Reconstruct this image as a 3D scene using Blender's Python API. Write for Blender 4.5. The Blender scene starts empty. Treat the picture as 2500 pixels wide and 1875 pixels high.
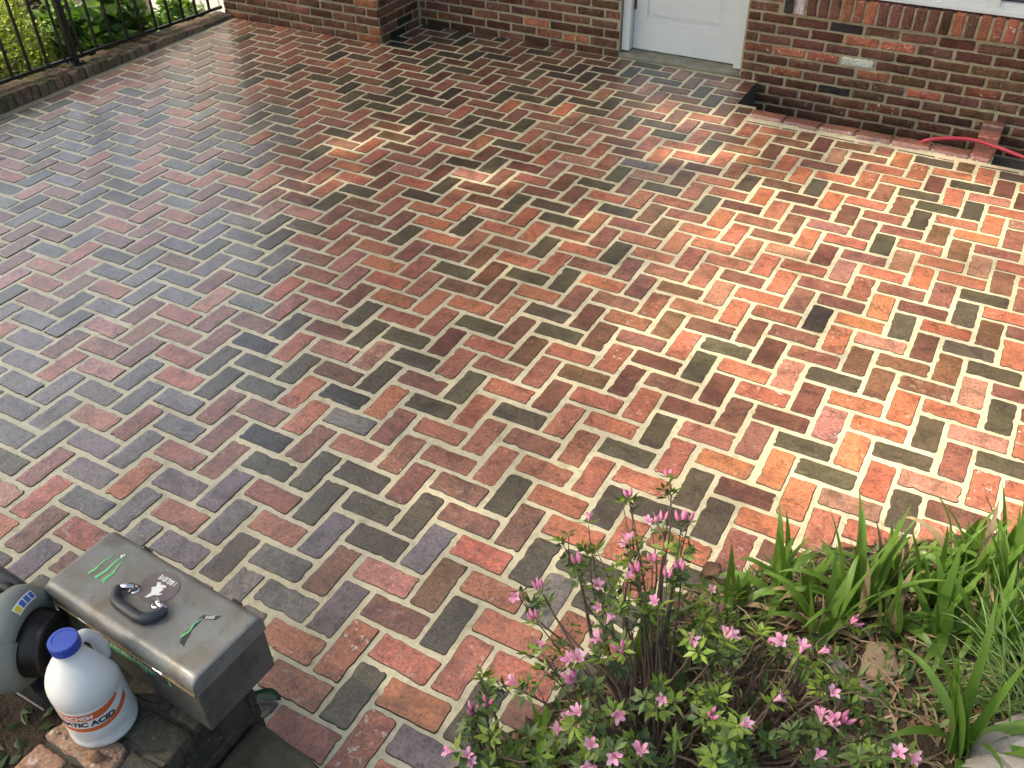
import bpy, bmesh, math, random
import numpy as np
from mathutils import Vector, Matrix, noise

# ------------------------------------------------------------------ camera, sky, sun, exposure
U = 0.112                                   # metres per paving module (half a brick length with its joint)
RC = ((0.8733450798955067, 0.4867695705753295, -0.01799323718012838),
      (0.2934291232479824, -0.5552268459893164, -0.778217514016921),
      (-0.38880293344087735, 0.6743726971450323, -0.6277370024883855))
CC = (13.846636, -21.495057, 20.815282)
FPX = 2252.3154
scene = bpy.context.scene
cam_d = bpy.data.cameras.new('camera')
cam = bpy.data.objects.new('camera', cam_d)
scene.collection.objects.link(cam)
scene.camera = cam
cam_d.sensor_fit = 'HORIZONTAL'; cam_d.sensor_width = 36.0
cam_d.lens = FPX / 2500 * 36.0
cam_d.clip_start = 0.05; cam_d.clip_end = 2000
cam.matrix_world = Matrix(((RC[0][0], -RC[1][0], -RC[2][0], CC[0] * U),
                           (RC[0][1], -RC[1][1], -RC[2][1], CC[1] * U),
                           (RC[0][2], -RC[1][2], -RC[2][2], CC[2] * U), (0, 0, 0, 1)))
SUN = Vector((-0.58, -0.30, 0.76)).normalized()         # towards the sun
world = bpy.data.worlds.new('World'); scene.world = world; world.use_nodes = True
wn = world.node_tree.nodes; wl = world.node_tree.links
sky = wn.new('ShaderNodeTexSky'); sky.sky_type = 'NISHITA'; sky.sun_disc = False
sky.sun_elevation = math.asin(SUN.z)
sky.sun_rotation = math.atan2(SUN.x, SUN.y)
sky.air_density = 1.0; sky.dust_density = 5.0; sky.ozone_density = 1.0
tone = wn.new('ShaderNodeMix'); tone.data_type = 'RGBA'; tone.blend_type = 'MULTIPLY'; tone.inputs[0].default_value = 1.0
tone.inputs[7].default_value = (1.0, 0.985, 0.90, 1)        # hazy, slightly warm sky
wl.new(sky.outputs[0], tone.inputs[6]); wl.new(tone.outputs[2], wn['Background'].inputs[0])
wn['Background'].inputs[1].default_value = 0.15
sun_d = bpy.data.lights.new('sun', 'SUN'); sun_d.energy = 3.7; sun_d.angle = math.radians(1.5)
sun_d.color = (1.0, 0.88, 0.69)
sun_o = bpy.data.objects.new('sun', sun_d); scene.collection.objects.link(sun_o)
sun_o.rotation_euler = (-SUN).to_track_quat('-Z', 'Y').to_euler()
sun_o.location = (-6, 0, 12)
vs = scene.view_settings
vs.view_transform = 'Standard'; vs.look = 'None'; vs.gamma = 1; vs.use_curve_mapping = False
vs.exposure = 1.36
scene.render.engine = 'CYCLES'
scene.cycles.max_bounces = 5; scene.cycles.diffuse_bounces = 3; scene.cycles.glossy_bounces = 2
scene.cycles.use_adaptive_sampling = True; scene.cycles.adaptive_threshold = 0.03
scene.cycles.transparent_max_bounces = 8
scene.cycles.sample_clamp_indirect = 6.0
scene.cycles.use_denoising = True

COL = scene.collection
rnd = random.Random(7)

# ------------------------------------------------------------------ picture <-> place (used to find real positions)
def ray(u, v):
    a, b = (u - 1250) / FPX, (v - 937.5) / FPX
    return tuple(RC[0][i] * a + RC[1][i] * b + RC[2][i] for i in range(3))
def at_z(u, v, z=0.0):
    d = ray(u, v); t = (z - CC[2]) / d[2]
    return (CC[0] + d[0] * t, CC[1] + d[1] * t, z)
def to_px(x, y, z=0.0):
    w = (x - CC[0], y - CC[1], z - CC[2])
    c = [sum(RC[r][i] * w[i] for i in range(3)) for r in range(3)]
    if c[2] < 0.1: return (-9999, -9999, 0.1)
    return (1250 + FPX * c[0] / c[2], 937.5 + FPX * c[1] / c[2], c[2])

# ------------------------------------------------------------------ helpers
def put(o, parent=None):
    COL.objects.link(o)
    if parent is not None: o.parent = parent
    return o
def tag(o, label=None, cat=None, group=None, kind=None):
    if label: o['label'] = label
    if cat: o['category'] = cat
    if group: o['group'] = group
    if kind: o['kind'] = kind
    return o
def empty(name, loc=(0, 0, 0), rz=0.0, parent=None):
    o = bpy.data.objects.new(name, None); o.empty_display_size = 0.1
    put(o, parent); o.location = loc; o.rotation_euler = (0, 0, rz)
    return o
def mesh_data(name, verts, faces, mat=None, smooth=False):
    me = bpy.data.meshes.new(name)
    me.from_pydata([tuple(v) for v in verts], [], [tuple(f) for f in faces])
    if mat: me.materials.append(mat)
    if smooth: me.polygons.foreach_set('use_smooth', [True] * len(me.polygons))
    me.update()
    return me
def mobj(name, verts, faces, mat=None, parent=None, smooth=False):
    return put(bpy.data.objects.new(name, mesh_data(name, verts, faces, mat, smooth)), parent)
class MB:
    """collects shapes; coordinates are multiplied by s on build (U: paving modules, 1: metres)"""
    def __init__(self, s=1.0): self.v = []; self.f = []; self.s = s
    def add(self, v, f):
        n = len(self.v); self.v += [tuple(p) for p in v]; self.f += [tuple(i + n for i in q) for q in f]
    def box(self, x0, x1, y0, y1, z0, z1, m=None):
        v = [(x, y, z) for z in (z0, z1) for y in (y0, y1) for x in (x0, x1)]
        if m is not None: v = [tuple(m @ Vector(p)) for p in v]
        self.add(v, [(0, 2, 3, 1), (4, 5, 7, 6), (0, 1, 5, 4), (2, 6, 7, 3), (0, 4, 6, 2), (1, 3, 7, 5)])
    def rbox(self, x0, x1, y0, y1, z0, z1, r, seg=2, m=None, jit=0.0):
        bm = bmesh.new(); bmesh.ops.create_cube(bm, size=1)
        for p in bm.verts:
            p.co = Vector(((x0 + x1) / 2 + p.co.x * (x1 - x0), (y0 + y1) / 2 + p.co.y * (y1 - y0), (z0 + z1) / 2 + p.co.z * (z1 - z0)))
        bmesh.ops.bevel(bm, geom=bm.edges[:], offset=r, segments=seg, affect='EDGES', profile=0.5)
        bm.verts.index_update()
        v = [p.co + Vector((rnd.uniform(-jit, jit), rnd.uniform(-jit, jit), rnd.uniform(-jit, jit))) for p in bm.verts]
        if m is not None: v = [m @ p for p in v]
        self.add(v, [[q.index for q in f.verts] for f in bm.faces]); bm.free()
    def tube(self, pts, rad, n=8, cap=True, square=False):
        pts = [Vector(p) for p in pts]
        if not isinstance(rad, (list, tuple)): rad = [rad] * len(pts)
        base = len(self.v); up = Vector((0, 0, 1)); prev = None
        for i, p in enumerate(pts):
            t = (pts[min(i + 1, len(pts) - 1)] - pts[max(i - 1, 0)])
            if t.length < 1e-9: t = Vector((0, 0, 1))
            t.normalize()
            if prev is None:
                a = t.cross(up if abs(t.z) < 0.9 else Vector((0, 1, 0))).normalized()
            else:
                a = (prev - t * prev.dot(t)).normalized()
            prev = a; b = t.cross(a)
            for k in range(n):
                an = 2 * math.pi * (k + (0.5 if square else 0)) / n
                self.v.append(tuple(p + (a * math.cos(an) + b * math.sin(an)) * rad[i]))
        for i in range(len(pts) - 1):
            for k in range(n):
                self.f.append((base + i * n + k, base + i * n + (k + 1) % n, base + (i + 1) * n + (k + 1) % n, base + (i + 1) * n + k))
        if cap:
            self.f.append(tuple(base + k for k in range(n))[::-1])
            self.f.append(tuple(base + (len(pts) - 1) * n + k for k in range(n)))
    def lathe(self, prof, n=32, m=None, sx=1.0, sy=1.0, cap=True):
        base = len(self.v)
        for r, z in prof:
            for k in range(n):
                a = 2 * math.pi * k / n
                p = Vector((r * math.cos(a) * sx, r * math.sin(a) * sy, z))
                self.v.append(tuple(m @ p if m is not None else p))
        for i in range(len(prof) - 1):
            for k in range(n):
                self.f.append((base + i * n + k, base + i * n + (k + 1) % n, base + (i + 1) * n + (k + 1) % n, base + (i + 1) * n + k))
        if cap:
            self.f.append(tuple(base + k for k in range(n))[::-1])
            self.f.append(tuple(base + (len(prof) - 1) * n + k for k in range(n)))
    def prism(self, poly, z0, z1, m=None):
        n = len(poly)
        v = [Vector((x, y, z0)) for x, y in poly] + [Vector((x, y, z1)) for x, y in poly]
        if m is not None: v = [m @ p for p in v]
        self.add(v, [tuple(range(n))[::-1], tuple(range(n, 2 * n))] + [(i, (i + 1) % n, n + (i + 1) % n, n + i) for i in range(n)])
    def build(self, name, mat=None, parent=None, smooth=False):
        s = self.s
        return mobj(name, [(a * s, b * s, c * s) for a, b, c in self.v], self.f, mat, parent, smooth)

# ------------------------------------------------------------------ materials
class NT:
    def __init__(self, name):
        self.m = bpy.data.materials.new(name); self.m.use_nodes = True
        self.t = self.m.node_tree; self.b = self.t.nodes['Principled BSDF']; self.out = self.t.nodes['Material Output']
    def n(self, kind, **kw):
        o = self.t.nodes.new('ShaderNode' + kind)
        for k, v in kw.items(): setattr(o, k, v)
        return o
    def set(self, sock, val):
        if isinstance(val, bpy.types.NodeSocket): self.t.links.new(val, sock)
        elif isinstance(val, (tuple, list)) and len(val) == 3 and sock.type == 'RGBA': sock.default_value = (*val, 1)
        else: sock.default_value = val
    def noise(self, vec, scale, detail=4, rough=0.55, dist=0.0):
        o = self.n('TexNoise'); o.inputs['Scale'].default_value = scale; o.inputs['Detail'].default_value = detail
        o.inputs['Roughness'].default_value = rough; o.inputs['Distortion'].default_value = dist
        if vec is not None: self.set(o.inputs['Vector'], vec)
        return o.outputs['Fac']
    def vor(self, vec, scale, feature='F1'):
        o = self.n('TexVoronoi', feature=feature); o.inputs['Scale'].default_value = scale
        if vec is not None: self.set(o.inputs['Vector'], vec)
        return o.outputs['Distance']
    def ramp(self, fac, a, b, lo=0.0, hi=1.0):
        o = self.n('MapRange'); o.inputs['From Min'].default_value = a; o.inputs['From Max'].default_value = b
        o.inputs['To Min'].default_value = lo; o.inputs['To Max'].default_value = hi; o.clamp = True
        self.set(o.inputs['Value'], fac); return o.outputs[0]
    def math(self, op, a, b=0.0):
        o = self.n('Math', operation=op); self.set(o.inputs[0], a); self.set(o.inputs[1], b); return o.outputs[0]
    def mix(self, fac, a, b, blend='MIX'):
        o = self.n('Mix', data_type='RGBA', blend_type=blend)
        self.set(o.inputs[0], fac); self.set(o.inputs[6], a); self.set(o.inputs[7], b); return o.outputs[2]
    def bump(self, h, strength=0.3, dist=0.002, normal=None):
        o = self.n('Bump'); o.inputs['Strength'].default_value = strength; o.inputs['Distance'].default_value = dist
        self.set(o.inputs['Height'], h)
        if normal is not None: self.set(o.inputs['Normal'], normal)
        return o.outputs[0]
    def pos(self): return self.n('NewGeometry').outputs['Position']
    def obj(self): return self.n('TexCoord').outputs['Object']
    def p(self, **kw):
        for k, v in kw.items(): self.set(self.b.inputs[k], v)
        return self

def brick_mat(name, src, wet):
    """clay brick: colour comes per brick (object colour, or colour attribute on the joined ones), alpha = lime flecks"""
    t = NT(name)
    if src == 'object':
        oi = t.n('ObjectInfo'); col, al = oi.outputs['Color'], oi.outputs['Alpha']
    else:
        at = t.n('Attribute', attribute_name='tint'); col, al = at.outputs['Color'], at.outputs['Alpha']
    pos = t.pos()
    sh = t.n('VectorMath', operation='SCALE'); t.set(sh.inputs[0], col); sh.inputs['Scale'].default_value = 23.0
    ad = t.n('VectorMath', operation='ADD'); t.set(ad.inputs[0], pos); t.set(ad.inputs[1], sh.outputs[0])
    v = ad.outputs[0]
    big = t.noise(v, 13, 3, 0.62, 0.6)
    mid = t.noise(v, 85, 3, 0.68)
    speck = t.noise(v, 130, 2, 0.6)
    # fired clay: blotches of the overburnt skin and paler body
    c = t.mix(t.ramp(big, 0.46, 0.68, 0, 0.72), col, t.mix(1.0, col, (0.40, 0.40, 0.42), 'MULTIPLY'))
    c = t.mix(t.ramp(mid, 0.52, 0.64, 0, 0.7), c, t.mix(1.0, c, (1.5, 1.4, 1.3), 'MULTIPLY'))
    c = t.mix(t.ramp(mid, 0.47, 0.36, 0, 0.7), c, t.mix(1.0, c, (0.45, 0.45, 0.42), 'MULTIPLY'))
    pit = t.math('MULTIPLY', t.ramp(speck, 0.595, 0.66), t.ramp(big, 0.36, 0.55, 0.25, 1.0))
    c = t.mix(t.math('MULTIPLY', pit, 0.85), c, (0.026, 0.02, 0.014))
    stain = t.noise(pos, 3.1, 3, 0.6)
    c = t.mix(t.ramp(stain, 0.50, 0.72, 0, 0.5), c, t.mix(1.0, c, (0.56, 0.60, 0.50), 'MULTIPLY'))
    # lime / mortar smears
    lime = t.math('MULTIPLY', t.ramp(t.noise(v, 38, 3, 0.7), 0.60, 0.66), al)
    c = t.mix(t.math('MULTIPLY', lime, 0.85), c, (0.60, 0.57, 0.50))
    h = t.math('ADD', mid, t.math('MULTIPLY', big, 0.9))
    h = t.math('SUBTRACT', h, t.math('MULTIPLY', t.ramp(speck, 0.58, 0.68), 0.55))
    nb = t.bump(h, 0.46 if wet else 0.5, 0.0034)
    if wet:
        dry = t.ramp(stain, 0.40, 0.62)
        t.p(**{'Base Color': c, 'Roughness': 0.42, 'Normal': nb, 'Coat Weight': t.ramp(dry, 0, 1, 1.0, 0.75), 'Coat IOR': 1.62,
               'Coat Roughness': t.ramp(mid, 0.35, 0.7, 0.07, 0.22), 'Coat Normal': nb, 'Specular IOR Level': 0.65})
    else:
        t.p(**{'Base Color': c, 'Roughness': 0.85, 'Normal': nb, 'Specular IOR Level': 0.25})
    return t.m
def mortar_mat(name, base, wet=False, stain=(0.30, 0.28, 0.20), dirt=0.5):
    t = NT(name); pos = t.pos()
    n1 = t.noise(pos, 3.1, 3, 0.6); n2 = t.noise(pos, 60, 3, 0.7); n3 = t.noise(pos, 420, 1, 0.6)
    c = t.mix(t.ramp(n1, 0.4, 0.7, 0, dirt), base, stain)
    c = t.mix(t.ramp(n2, 0.45, 0.7, 0, 0.55), c, tuple(x * 0.62 for x in base))
    c = t.mix(t.ramp(t.noise(pos, 17, 2), 0.55, 0.72, 0, 0.6), c, (stain[0] * .7, stain[1] * .72, stain[2] * .6))
    c = t.mix(t.ramp(n3, 0.6, 0.75, 0, 0.5), c, tuple(x * 0.5 for x in base))
    h = t.math('ADD', t.math('MULTIPLY', n2, 0.8), t.math('MULTIPLY', n3, 0.5))
    t.p(**{'Base Color': c, 'Roughness': 0.8, 'Normal': t.bump(h, 0.7, 0.004), 'Specular IOR Level': 0.3})
    if wet: t.p(**{'Roughness': 0.5, 'Specular IOR Level': 0.6, 'Coat Weight': 0.7, 'Coat Roughness': 0.28, 'Coat IOR': 1.6})
    return t.m
def plain_mat(name, base, rough=0.6, var=0.25, scale=20, bump=0.0, bscale=80, metallic=0.0, coat=0.0, dark=None, coords='obj', spec=0.5, bdist=0.002):
    t = NT(name); v = t.obj() if coords == 'obj' else t.pos()
    n1 = t.noise(v, scale, 5, 0.6)
    dk = dark or tuple(x * 0.5 for x in base)
    c = t.mix(t.ramp(n1, 0.4, 0.75, 0, var), base, dk)
    t.p(**{'Base Color': c, 'Roughness': t.ramp(n1, 0.3, 0.7, max(0, rough - 0.08), min(1, rough + 0.08)), 'Metallic': metallic, 'Coat Weight': coat, 'Specular IOR Level': spec})
    if bump: t.p(Normal=t.bump(t.noise(v, bscale, 5, 0.6), bump, bdist))
    return t.m
def leaf_mat(name, a, b, trans=0.35, rough=0.42, scale=6.0, vein=False):
    t = NT(name); g = t.n('NewGeometry')
    r = g.outputs['Random Per Island']
    n1 = t.noise(g.outputs['Position'], scale, 3)
    f = t.math('ADD', t.math('MULTIPLY', r, 0.7), t.math('MULTIPLY', n1, 0.4))
    c = t.mix(t.ramp(f, 0.25, 0.85), a, b)
    t.p(**{'Base Color': c, 'Roughness': rough, 'Specular IOR Level': 0.4})
    tr = t.n('BsdfTranslucent'); t.set(tr.inputs[0], t.mix(0.5, c, t.mix(1.0, c, (1.6, 1.7, 0.7), 'MULTIPLY')))
    mx = t.n('MixShader'); mx.inputs[0].default_value = trans
    t.t.links.new(t.b.outputs[0], mx.inputs[1]); t.t.links.new(tr.outputs[0], mx.inputs[2]); t.t.links.new(mx.outputs[0], t.out.inputs[0])
    return t.m

M = {}
M['paver'] = brick_mat('wet_paving_brick', 'object', True)
M['paver_joined'] = brick_mat('wet_paving_brick_joined', 'attr', True)
M['wall_brick'] = brick_mat('wall_brick_clay', 'object', False)
M['dark_edge'] = plain_mat('dark_brick_edge', (0.045, 0.040, 0.022), 0.7, 0.6, 30, coords='pos', dark=(0.02, 0.018, 0.010))
M['joint'] = mortar_mat('patio_mortar', (0.62, 0.56, 0.38), True, (0.42, 0.365, 0.21), 0.55)
M['wall_mortar'] = mortar_mat('wall_mortar', (0.43, 0.36, 0.225), False, (0.20, 0.17, 0.11), 0.55)
M['soil'] = plain_mat('dark_soil', (0.060, 0.045, 0.030), 0.95, 0.7, 9, 1.0, 60, coords='pos', dark=(0.018, 0.013, 0.009), bdist=0.02, spec=0.2)
M['mud'] = plain_mat('damp_mud', (0.06, 0.055, 0.042), 0.8, 0.6, 9, 0.8, 40, coords='pos', bdist=0.01)
M['white_paint'] = plain_mat('white_door_paint', (0.60, 0.62, 0.60), 0.5, 0.3, 7, 0.05, 200, dark=(0.44, 0.45, 0.42))
M['white_board'] = plain_mat('white_siding', (0.72, 0.74, 0.72), 0.6, 0.2, 4)
M['concrete'] = plain_mat('stained_concrete', (0.20, 0.19, 0.14), 0.75, 0.7, 14, 0.4, 120, dark=(0.07, 0.07, 0.05))
M['iron'] = plain_mat('black_iron_paint', (0.012, 0.012, 0.013), 0.42, 0.3, 30, 0.2, 160)
M['steel'] = plain_mat('dull_steel', (0.35, 0.35, 0.34), 0.3, 0.3, 60, metallic=0.9)
M['glass'] = plain_mat('dark_window_glass', (0.03, 0.035, 0.04), 0.06, 0.1, 3)
M['rust'] = plain_mat('rusty_iron', (0.14, 0.05, 0.02), 0.8, 0.7, 60, 0.3, 150)

# ------------------------------------------------------------------ brick shapes and colours
def brick_shape(seed, L, W, H, worn=1.0, n_long=5, n_short=3):
    r = random.Random(seed)
    rc = [r.choice((r.uniform(0.003, 0.007), r.uniform(0.006, 0.014))) * worn for _ in range(4)]
    hx, hy = L / 2, W / 2
    out = []
    corners = [(hx, hy, 0), (-hx, hy, 90), (-hx, -hy, 180), (hx, -hy, 270)]
    for ci, (cx, cy, a0) in enumerate(corners):
        rr = rc[ci]; sx, sy = (1 if cx > 0 else -1), (1 if cy > 0 else -1)
        for k in range(3):
            a = math.radians(a0 + 45 * k)
            out.append([cx - sx * rr + rr * math.cos(a), cy - sy * rr + rr * math.sin(a)])
        nx, ny, _ = corners[(ci + 1) % 4]
        m = n_long if ci in (0, 2) else n_short
        for k in range(1, m + 1):
            f = k / (m + 1)
            x = cx + (nx - cx) * f; y = cy + (ny - cy) * f
            j = r.uniform(-0.0018, 0.0012) * worn
            if r.random() < 0.10: j -= r.uniform(0.002, 0.005) * worn
            if ci in (0, 2): y += j * sy; x = x * (hx - 0.008) / hx
            else: x += j * (1 if cx > 0 else -1); y = y * (hy - 0.008) / hy
            out.append([x, y])
    n = len(out)
    v = []; f = []
    ed = 0.0024 * worn
    def ring(ins, z, jz):
        for x, y in out:
            v.append((x * (1 - ins / hx), y * (1 - ins / hy), z + r.uniform(-jz, jz)))
    ring(0.0, -H, 0); ring(0.0, -ed, 0.0004); ring(ed * 0.8, -ed * 0.12, 0.0002); ring(0.016, 0.0002, 0.0003 * worn)
    for k in range(3):
        for i in range(n):
            j = (i + 1) % n
            f.append((k * n + i, k * n + j, (k + 1) * n + j, (k + 1) * n + i))
    f.append(tuple(range(3 * n, 4 * n)))
    return v, f
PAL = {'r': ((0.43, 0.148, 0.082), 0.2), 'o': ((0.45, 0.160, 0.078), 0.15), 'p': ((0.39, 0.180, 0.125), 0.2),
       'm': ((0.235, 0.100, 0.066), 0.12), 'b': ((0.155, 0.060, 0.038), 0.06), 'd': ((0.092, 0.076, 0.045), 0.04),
       'g': ((0.175, 0.148, 0.138), 0.06), 'k': ((0.035, 0.030, 0.026), 0.05), 'n': ((0.19, 0.092, 0.046), 0.1), 'w': ((0.62, 0.60, 0.55), 1.0),  # g: grey-violet, sky sheen on wet brick put into the colour
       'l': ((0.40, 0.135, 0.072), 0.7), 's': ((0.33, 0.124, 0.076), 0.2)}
def tint(code, r):
    c, fl = PAL[code]
    k = r.uniform(0.82, 1.18)
    return (c[0] * k * r.uniform(.94, 1.06), c[1] * k * r.uniform(.9, 1.1), c[2] * k * r.uniform(.9, 1.1), min(1.0, fl * r.uniform(0.3, 2.4)))

# ------------------------------------------------------------------ the patio
WX = (0.0173, 0.0782, -0.0273, -0.1956, 0.1866, 0.0298, -0.3392, -0.1101, -0.0219, 0.0382)
WY = (-0.0225, 0.0603, -0.0303, 0.3117, -0.2354, -0.1171, 0.1039, -0.2064, -0.1755, 0.0706)
def settle(x, y):          # the courses drift a little, as laid
    a = min(max(x, -35), 17) / 30; b = min(max(y, -11), 32) / 30
    B = (1, a, b, a * a, a * b, b * b, a ** 3, a * a * b, a * b * b, b ** 3)
    return x + sum(p * q for p, q in zip(WX, B)), y + sum(p * q for p, q in zip(WY, B))
PATIO = [(-37.3, -16), (34, -16), (34, 27.35), (13.6, 27.35), (13.6, 28.2), (1.05, 28.2), (1.05, 29.15), (-0.12, 29.15), (-0.12, 33.0), (-24.35, 33.0), (-24.35, 28.25), (-37.3, 28.25)]
REG = [(-36.85, 60, -40, 27.25), (-36.85, 1.0, -40, 28.1), (-24.3, 1.0, -40, 29.1), (-24.3, -0.1, -40, 32.9)]
mb = MB(U); mb.prism(PATIO, -2.4, -0.029)
patio = tag(mb.build('patio', M['joint']), 'brick herringbone patio with pale cream mortar joints', None, None, 'structure')

patio.data.materials.append(M['mud'])
for p_ in patio.data.polygons:
    if abs(p_.normal.z) < .5: p_.material_index = 1
BED = [(2.9, -22), (4.9, -15.4), (7.2, -11.8), (8.9, -8), (9.8, -5), (12.6, -1.7), (16.7, 1.2), (26, 6), (44, 13)]
def bed_d(x, y):           # distance inside the planting bank (positive) from its edge
    best = 1e9; sg = 1
    for (x0, y0), (x1, y1) in zip(BED, BED[1:]):
        dx, dy = x1 - x0, y1 - y0; L2 = dx * dx + dy * dy
        t = min(1, max(0, ((x - x0) * dx + (y - y0) * dy) / L2))
        px, py = x0 + dx * t, y0 + dy * t
        d = math.hypot(x - px, y - py)
        if d < best:
            best = d; sg = 1 if dx * (y - y0) - dy * (x - x0) < 0 else -1
    return best * sg
def soil_z(x, y):
    d = bed_d(x, y)
    if d <= 0: return 0.0
    z = 6.4 * (1 - math.exp(-d * 0.085))
    return z + 0.10 * noise.noise((x * 0.9, y * 0.9, 0.3)) + 0.06 * noise.noise((x * 3.1, y * 3.1, 1.3))
def at_soil(u, v, h=0.0):  # where the sight line through a picture point meets the ground (plus h)
    d = ray(u, v); t = 8.0
    while t < 80:
        x, y, z = CC[0] + d[0] * t, CC[1] + d[1] * t, CC[2] + d[2] * t
        if z - soil_z(x, y) <= h: return (x, y, z)
        t += 0.04
    return (x, y, z)

# which brick has which apparent colour, read off the photograph: (picture x, y, colour)
READ = []
#READ_BEGIN
# how the apparent brick colours (g includes sky sheen) were read off: origin and scale of a view, then "x,y code" pairs in that view
def seen(ox, oy, s, txt):
    for w in txt.split():
        a, b, c = w.split(',')
        READ.append((ox + float(a) / s, oy + float(b) / s, c))
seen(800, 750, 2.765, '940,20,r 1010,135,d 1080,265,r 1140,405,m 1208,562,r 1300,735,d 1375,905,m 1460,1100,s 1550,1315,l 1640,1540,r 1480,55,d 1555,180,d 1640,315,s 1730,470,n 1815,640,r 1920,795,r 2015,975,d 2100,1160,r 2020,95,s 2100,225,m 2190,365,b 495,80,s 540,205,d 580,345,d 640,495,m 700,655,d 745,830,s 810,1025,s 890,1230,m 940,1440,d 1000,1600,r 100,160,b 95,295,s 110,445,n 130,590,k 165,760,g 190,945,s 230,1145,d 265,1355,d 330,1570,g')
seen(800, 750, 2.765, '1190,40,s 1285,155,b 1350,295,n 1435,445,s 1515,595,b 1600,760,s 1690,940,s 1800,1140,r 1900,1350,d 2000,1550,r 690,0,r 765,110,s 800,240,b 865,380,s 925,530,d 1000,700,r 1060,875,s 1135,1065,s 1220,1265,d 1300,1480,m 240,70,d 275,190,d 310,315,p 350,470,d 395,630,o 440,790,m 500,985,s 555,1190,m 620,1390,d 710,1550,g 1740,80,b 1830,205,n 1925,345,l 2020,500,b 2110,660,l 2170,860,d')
seen(1700, 750, 2.765, '130,145,n 200,275,d 665,185,m 790,340,m 315,430,o 440,580,l 580,745,b 730,930,d 885,1130,d 1035,1325,p 200,1060,o 335,1250,b 480,1475,o 110,865,s 925,480,d 1065,645,l 1230,815,o 1390,1000,d 1580,1190,p 1240,240,p 1395,385,n 1550,540,n 1715,705,r 1890,880,p 1840,290,d 2000,445,r 1685,150,l 1545,30,b 1100,100,o 545,65,r 2060,560,d 2050,1070,d 2150,160,b 1740,1380,b 2150,1230,l 2050,40,o')
seen(1700, 750, 2.765, '380,165,b 490,310,b 625,450,p 760,610,b 900,780,p 1060,970,o 1230,1165,r 1410,1370,d 1085,355,n 1230,510,n 1385,670,l 1550,850,d 1735,1030,m 1930,1200,l 830,85,k 955,215,o 1400,120,d 1535,260,b 1705,410,n 1865,555,p 2035,730,d 2180,880,l 60,410,d 135,550,b 260,715,b 395,900,m 540,1085,o 680,1290,o 840,1490,r 135,1430,d 275,1590,s 1235,30,o 250,45,o 1815,50,d 1975,170,n 2120,300,o')
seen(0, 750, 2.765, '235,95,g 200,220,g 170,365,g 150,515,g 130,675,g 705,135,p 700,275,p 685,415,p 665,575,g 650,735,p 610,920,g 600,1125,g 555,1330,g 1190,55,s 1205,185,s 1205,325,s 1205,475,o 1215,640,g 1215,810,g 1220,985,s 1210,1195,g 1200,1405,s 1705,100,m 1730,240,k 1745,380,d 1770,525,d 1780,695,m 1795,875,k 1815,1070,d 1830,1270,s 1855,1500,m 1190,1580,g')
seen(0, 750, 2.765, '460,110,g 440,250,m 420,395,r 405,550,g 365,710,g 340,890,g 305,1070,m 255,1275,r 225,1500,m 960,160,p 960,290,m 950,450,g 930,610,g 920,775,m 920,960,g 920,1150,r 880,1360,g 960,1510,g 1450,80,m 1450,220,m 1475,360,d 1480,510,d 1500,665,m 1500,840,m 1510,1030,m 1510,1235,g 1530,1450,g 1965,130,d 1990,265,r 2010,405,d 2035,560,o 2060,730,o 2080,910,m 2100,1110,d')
seen(600, 1250, 2.654, '195,120,s 200,330,g 230,590,g 285,860,o 305,1150,s 350,1390,s 850,185,d 885,410,p 940,680,m 1000,945,r 1070,1270,o 1130,1530,g 1430,110,m 1500,290,r 1560,530,r 1650,790,l 1690,1020,r 520,170,g 540,370,n 580,630,g 625,900,l 660,1200,d 730,1480,l 1050,80,d 1175,235,g 1230,490,n 1285,740,d 1380,1010,r 1450,1320,d')
seen(1100, 1150, 2.2886, '640,170,l 690,345,o 1170,200,d 1310,400,o 880,200,d 1350,110,d 1470,270,d 450,520,d 600,840,r 790,600,d 930,330,r 1080,530,r 500,650,g 800,730,d 240,880,r 260,690,r')
seen(600, 0, 3.16, '920,500,p 925,555,r 940,622,n 975,685,p 1005,755,d 1035,825,d 1065,895,b 1110,970,b 1410,775,d 1450,840,p 1490,920,n 1535,1000,m 1580,1085,m 1630,1170,r 1680,1260,d 1735,1350,p 1790,1450,b 740,1105,p 760,1190,o 805,1285,o 820,1375,r 1260,1320,p 1310,1420,r 1350,1515,d 1400,1610,s 870,1475,d 900,1565,n 1220,1220,s 1190,1140,n 1140,1055,n 1850,1190,n 690,425,k 790,680,k 1580,720,k 730,490,r 1740,1035,d')
seen(1200, 0, 3.16, '1260,570,k 1310,625,k 1135,810,n 1210,877,m 1290,955,d 1380,1040,d 1460,1115,r 1545,1205,r 1640,1300,b 1740,1400,r 1835,1495,o 1665,905,o 1750,985,m 1840,1065,n 1935,1155,s 845,930,p 905,1015,m 990,1095,n 1075,1175,b 1150,1270,g 1240,1360,p 1330,1460,d 1410,1560,r 455,980,p 770,850,d 1355,820,l 1280,745,s 1500,960,p 1610,1050,r 1310,1195,o 1700,1140,d 1780,1230,o 1890,1310,s 1980,1410,d 2090,1500,o 620,920,p 550,840,r 1200,680,p')
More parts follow.
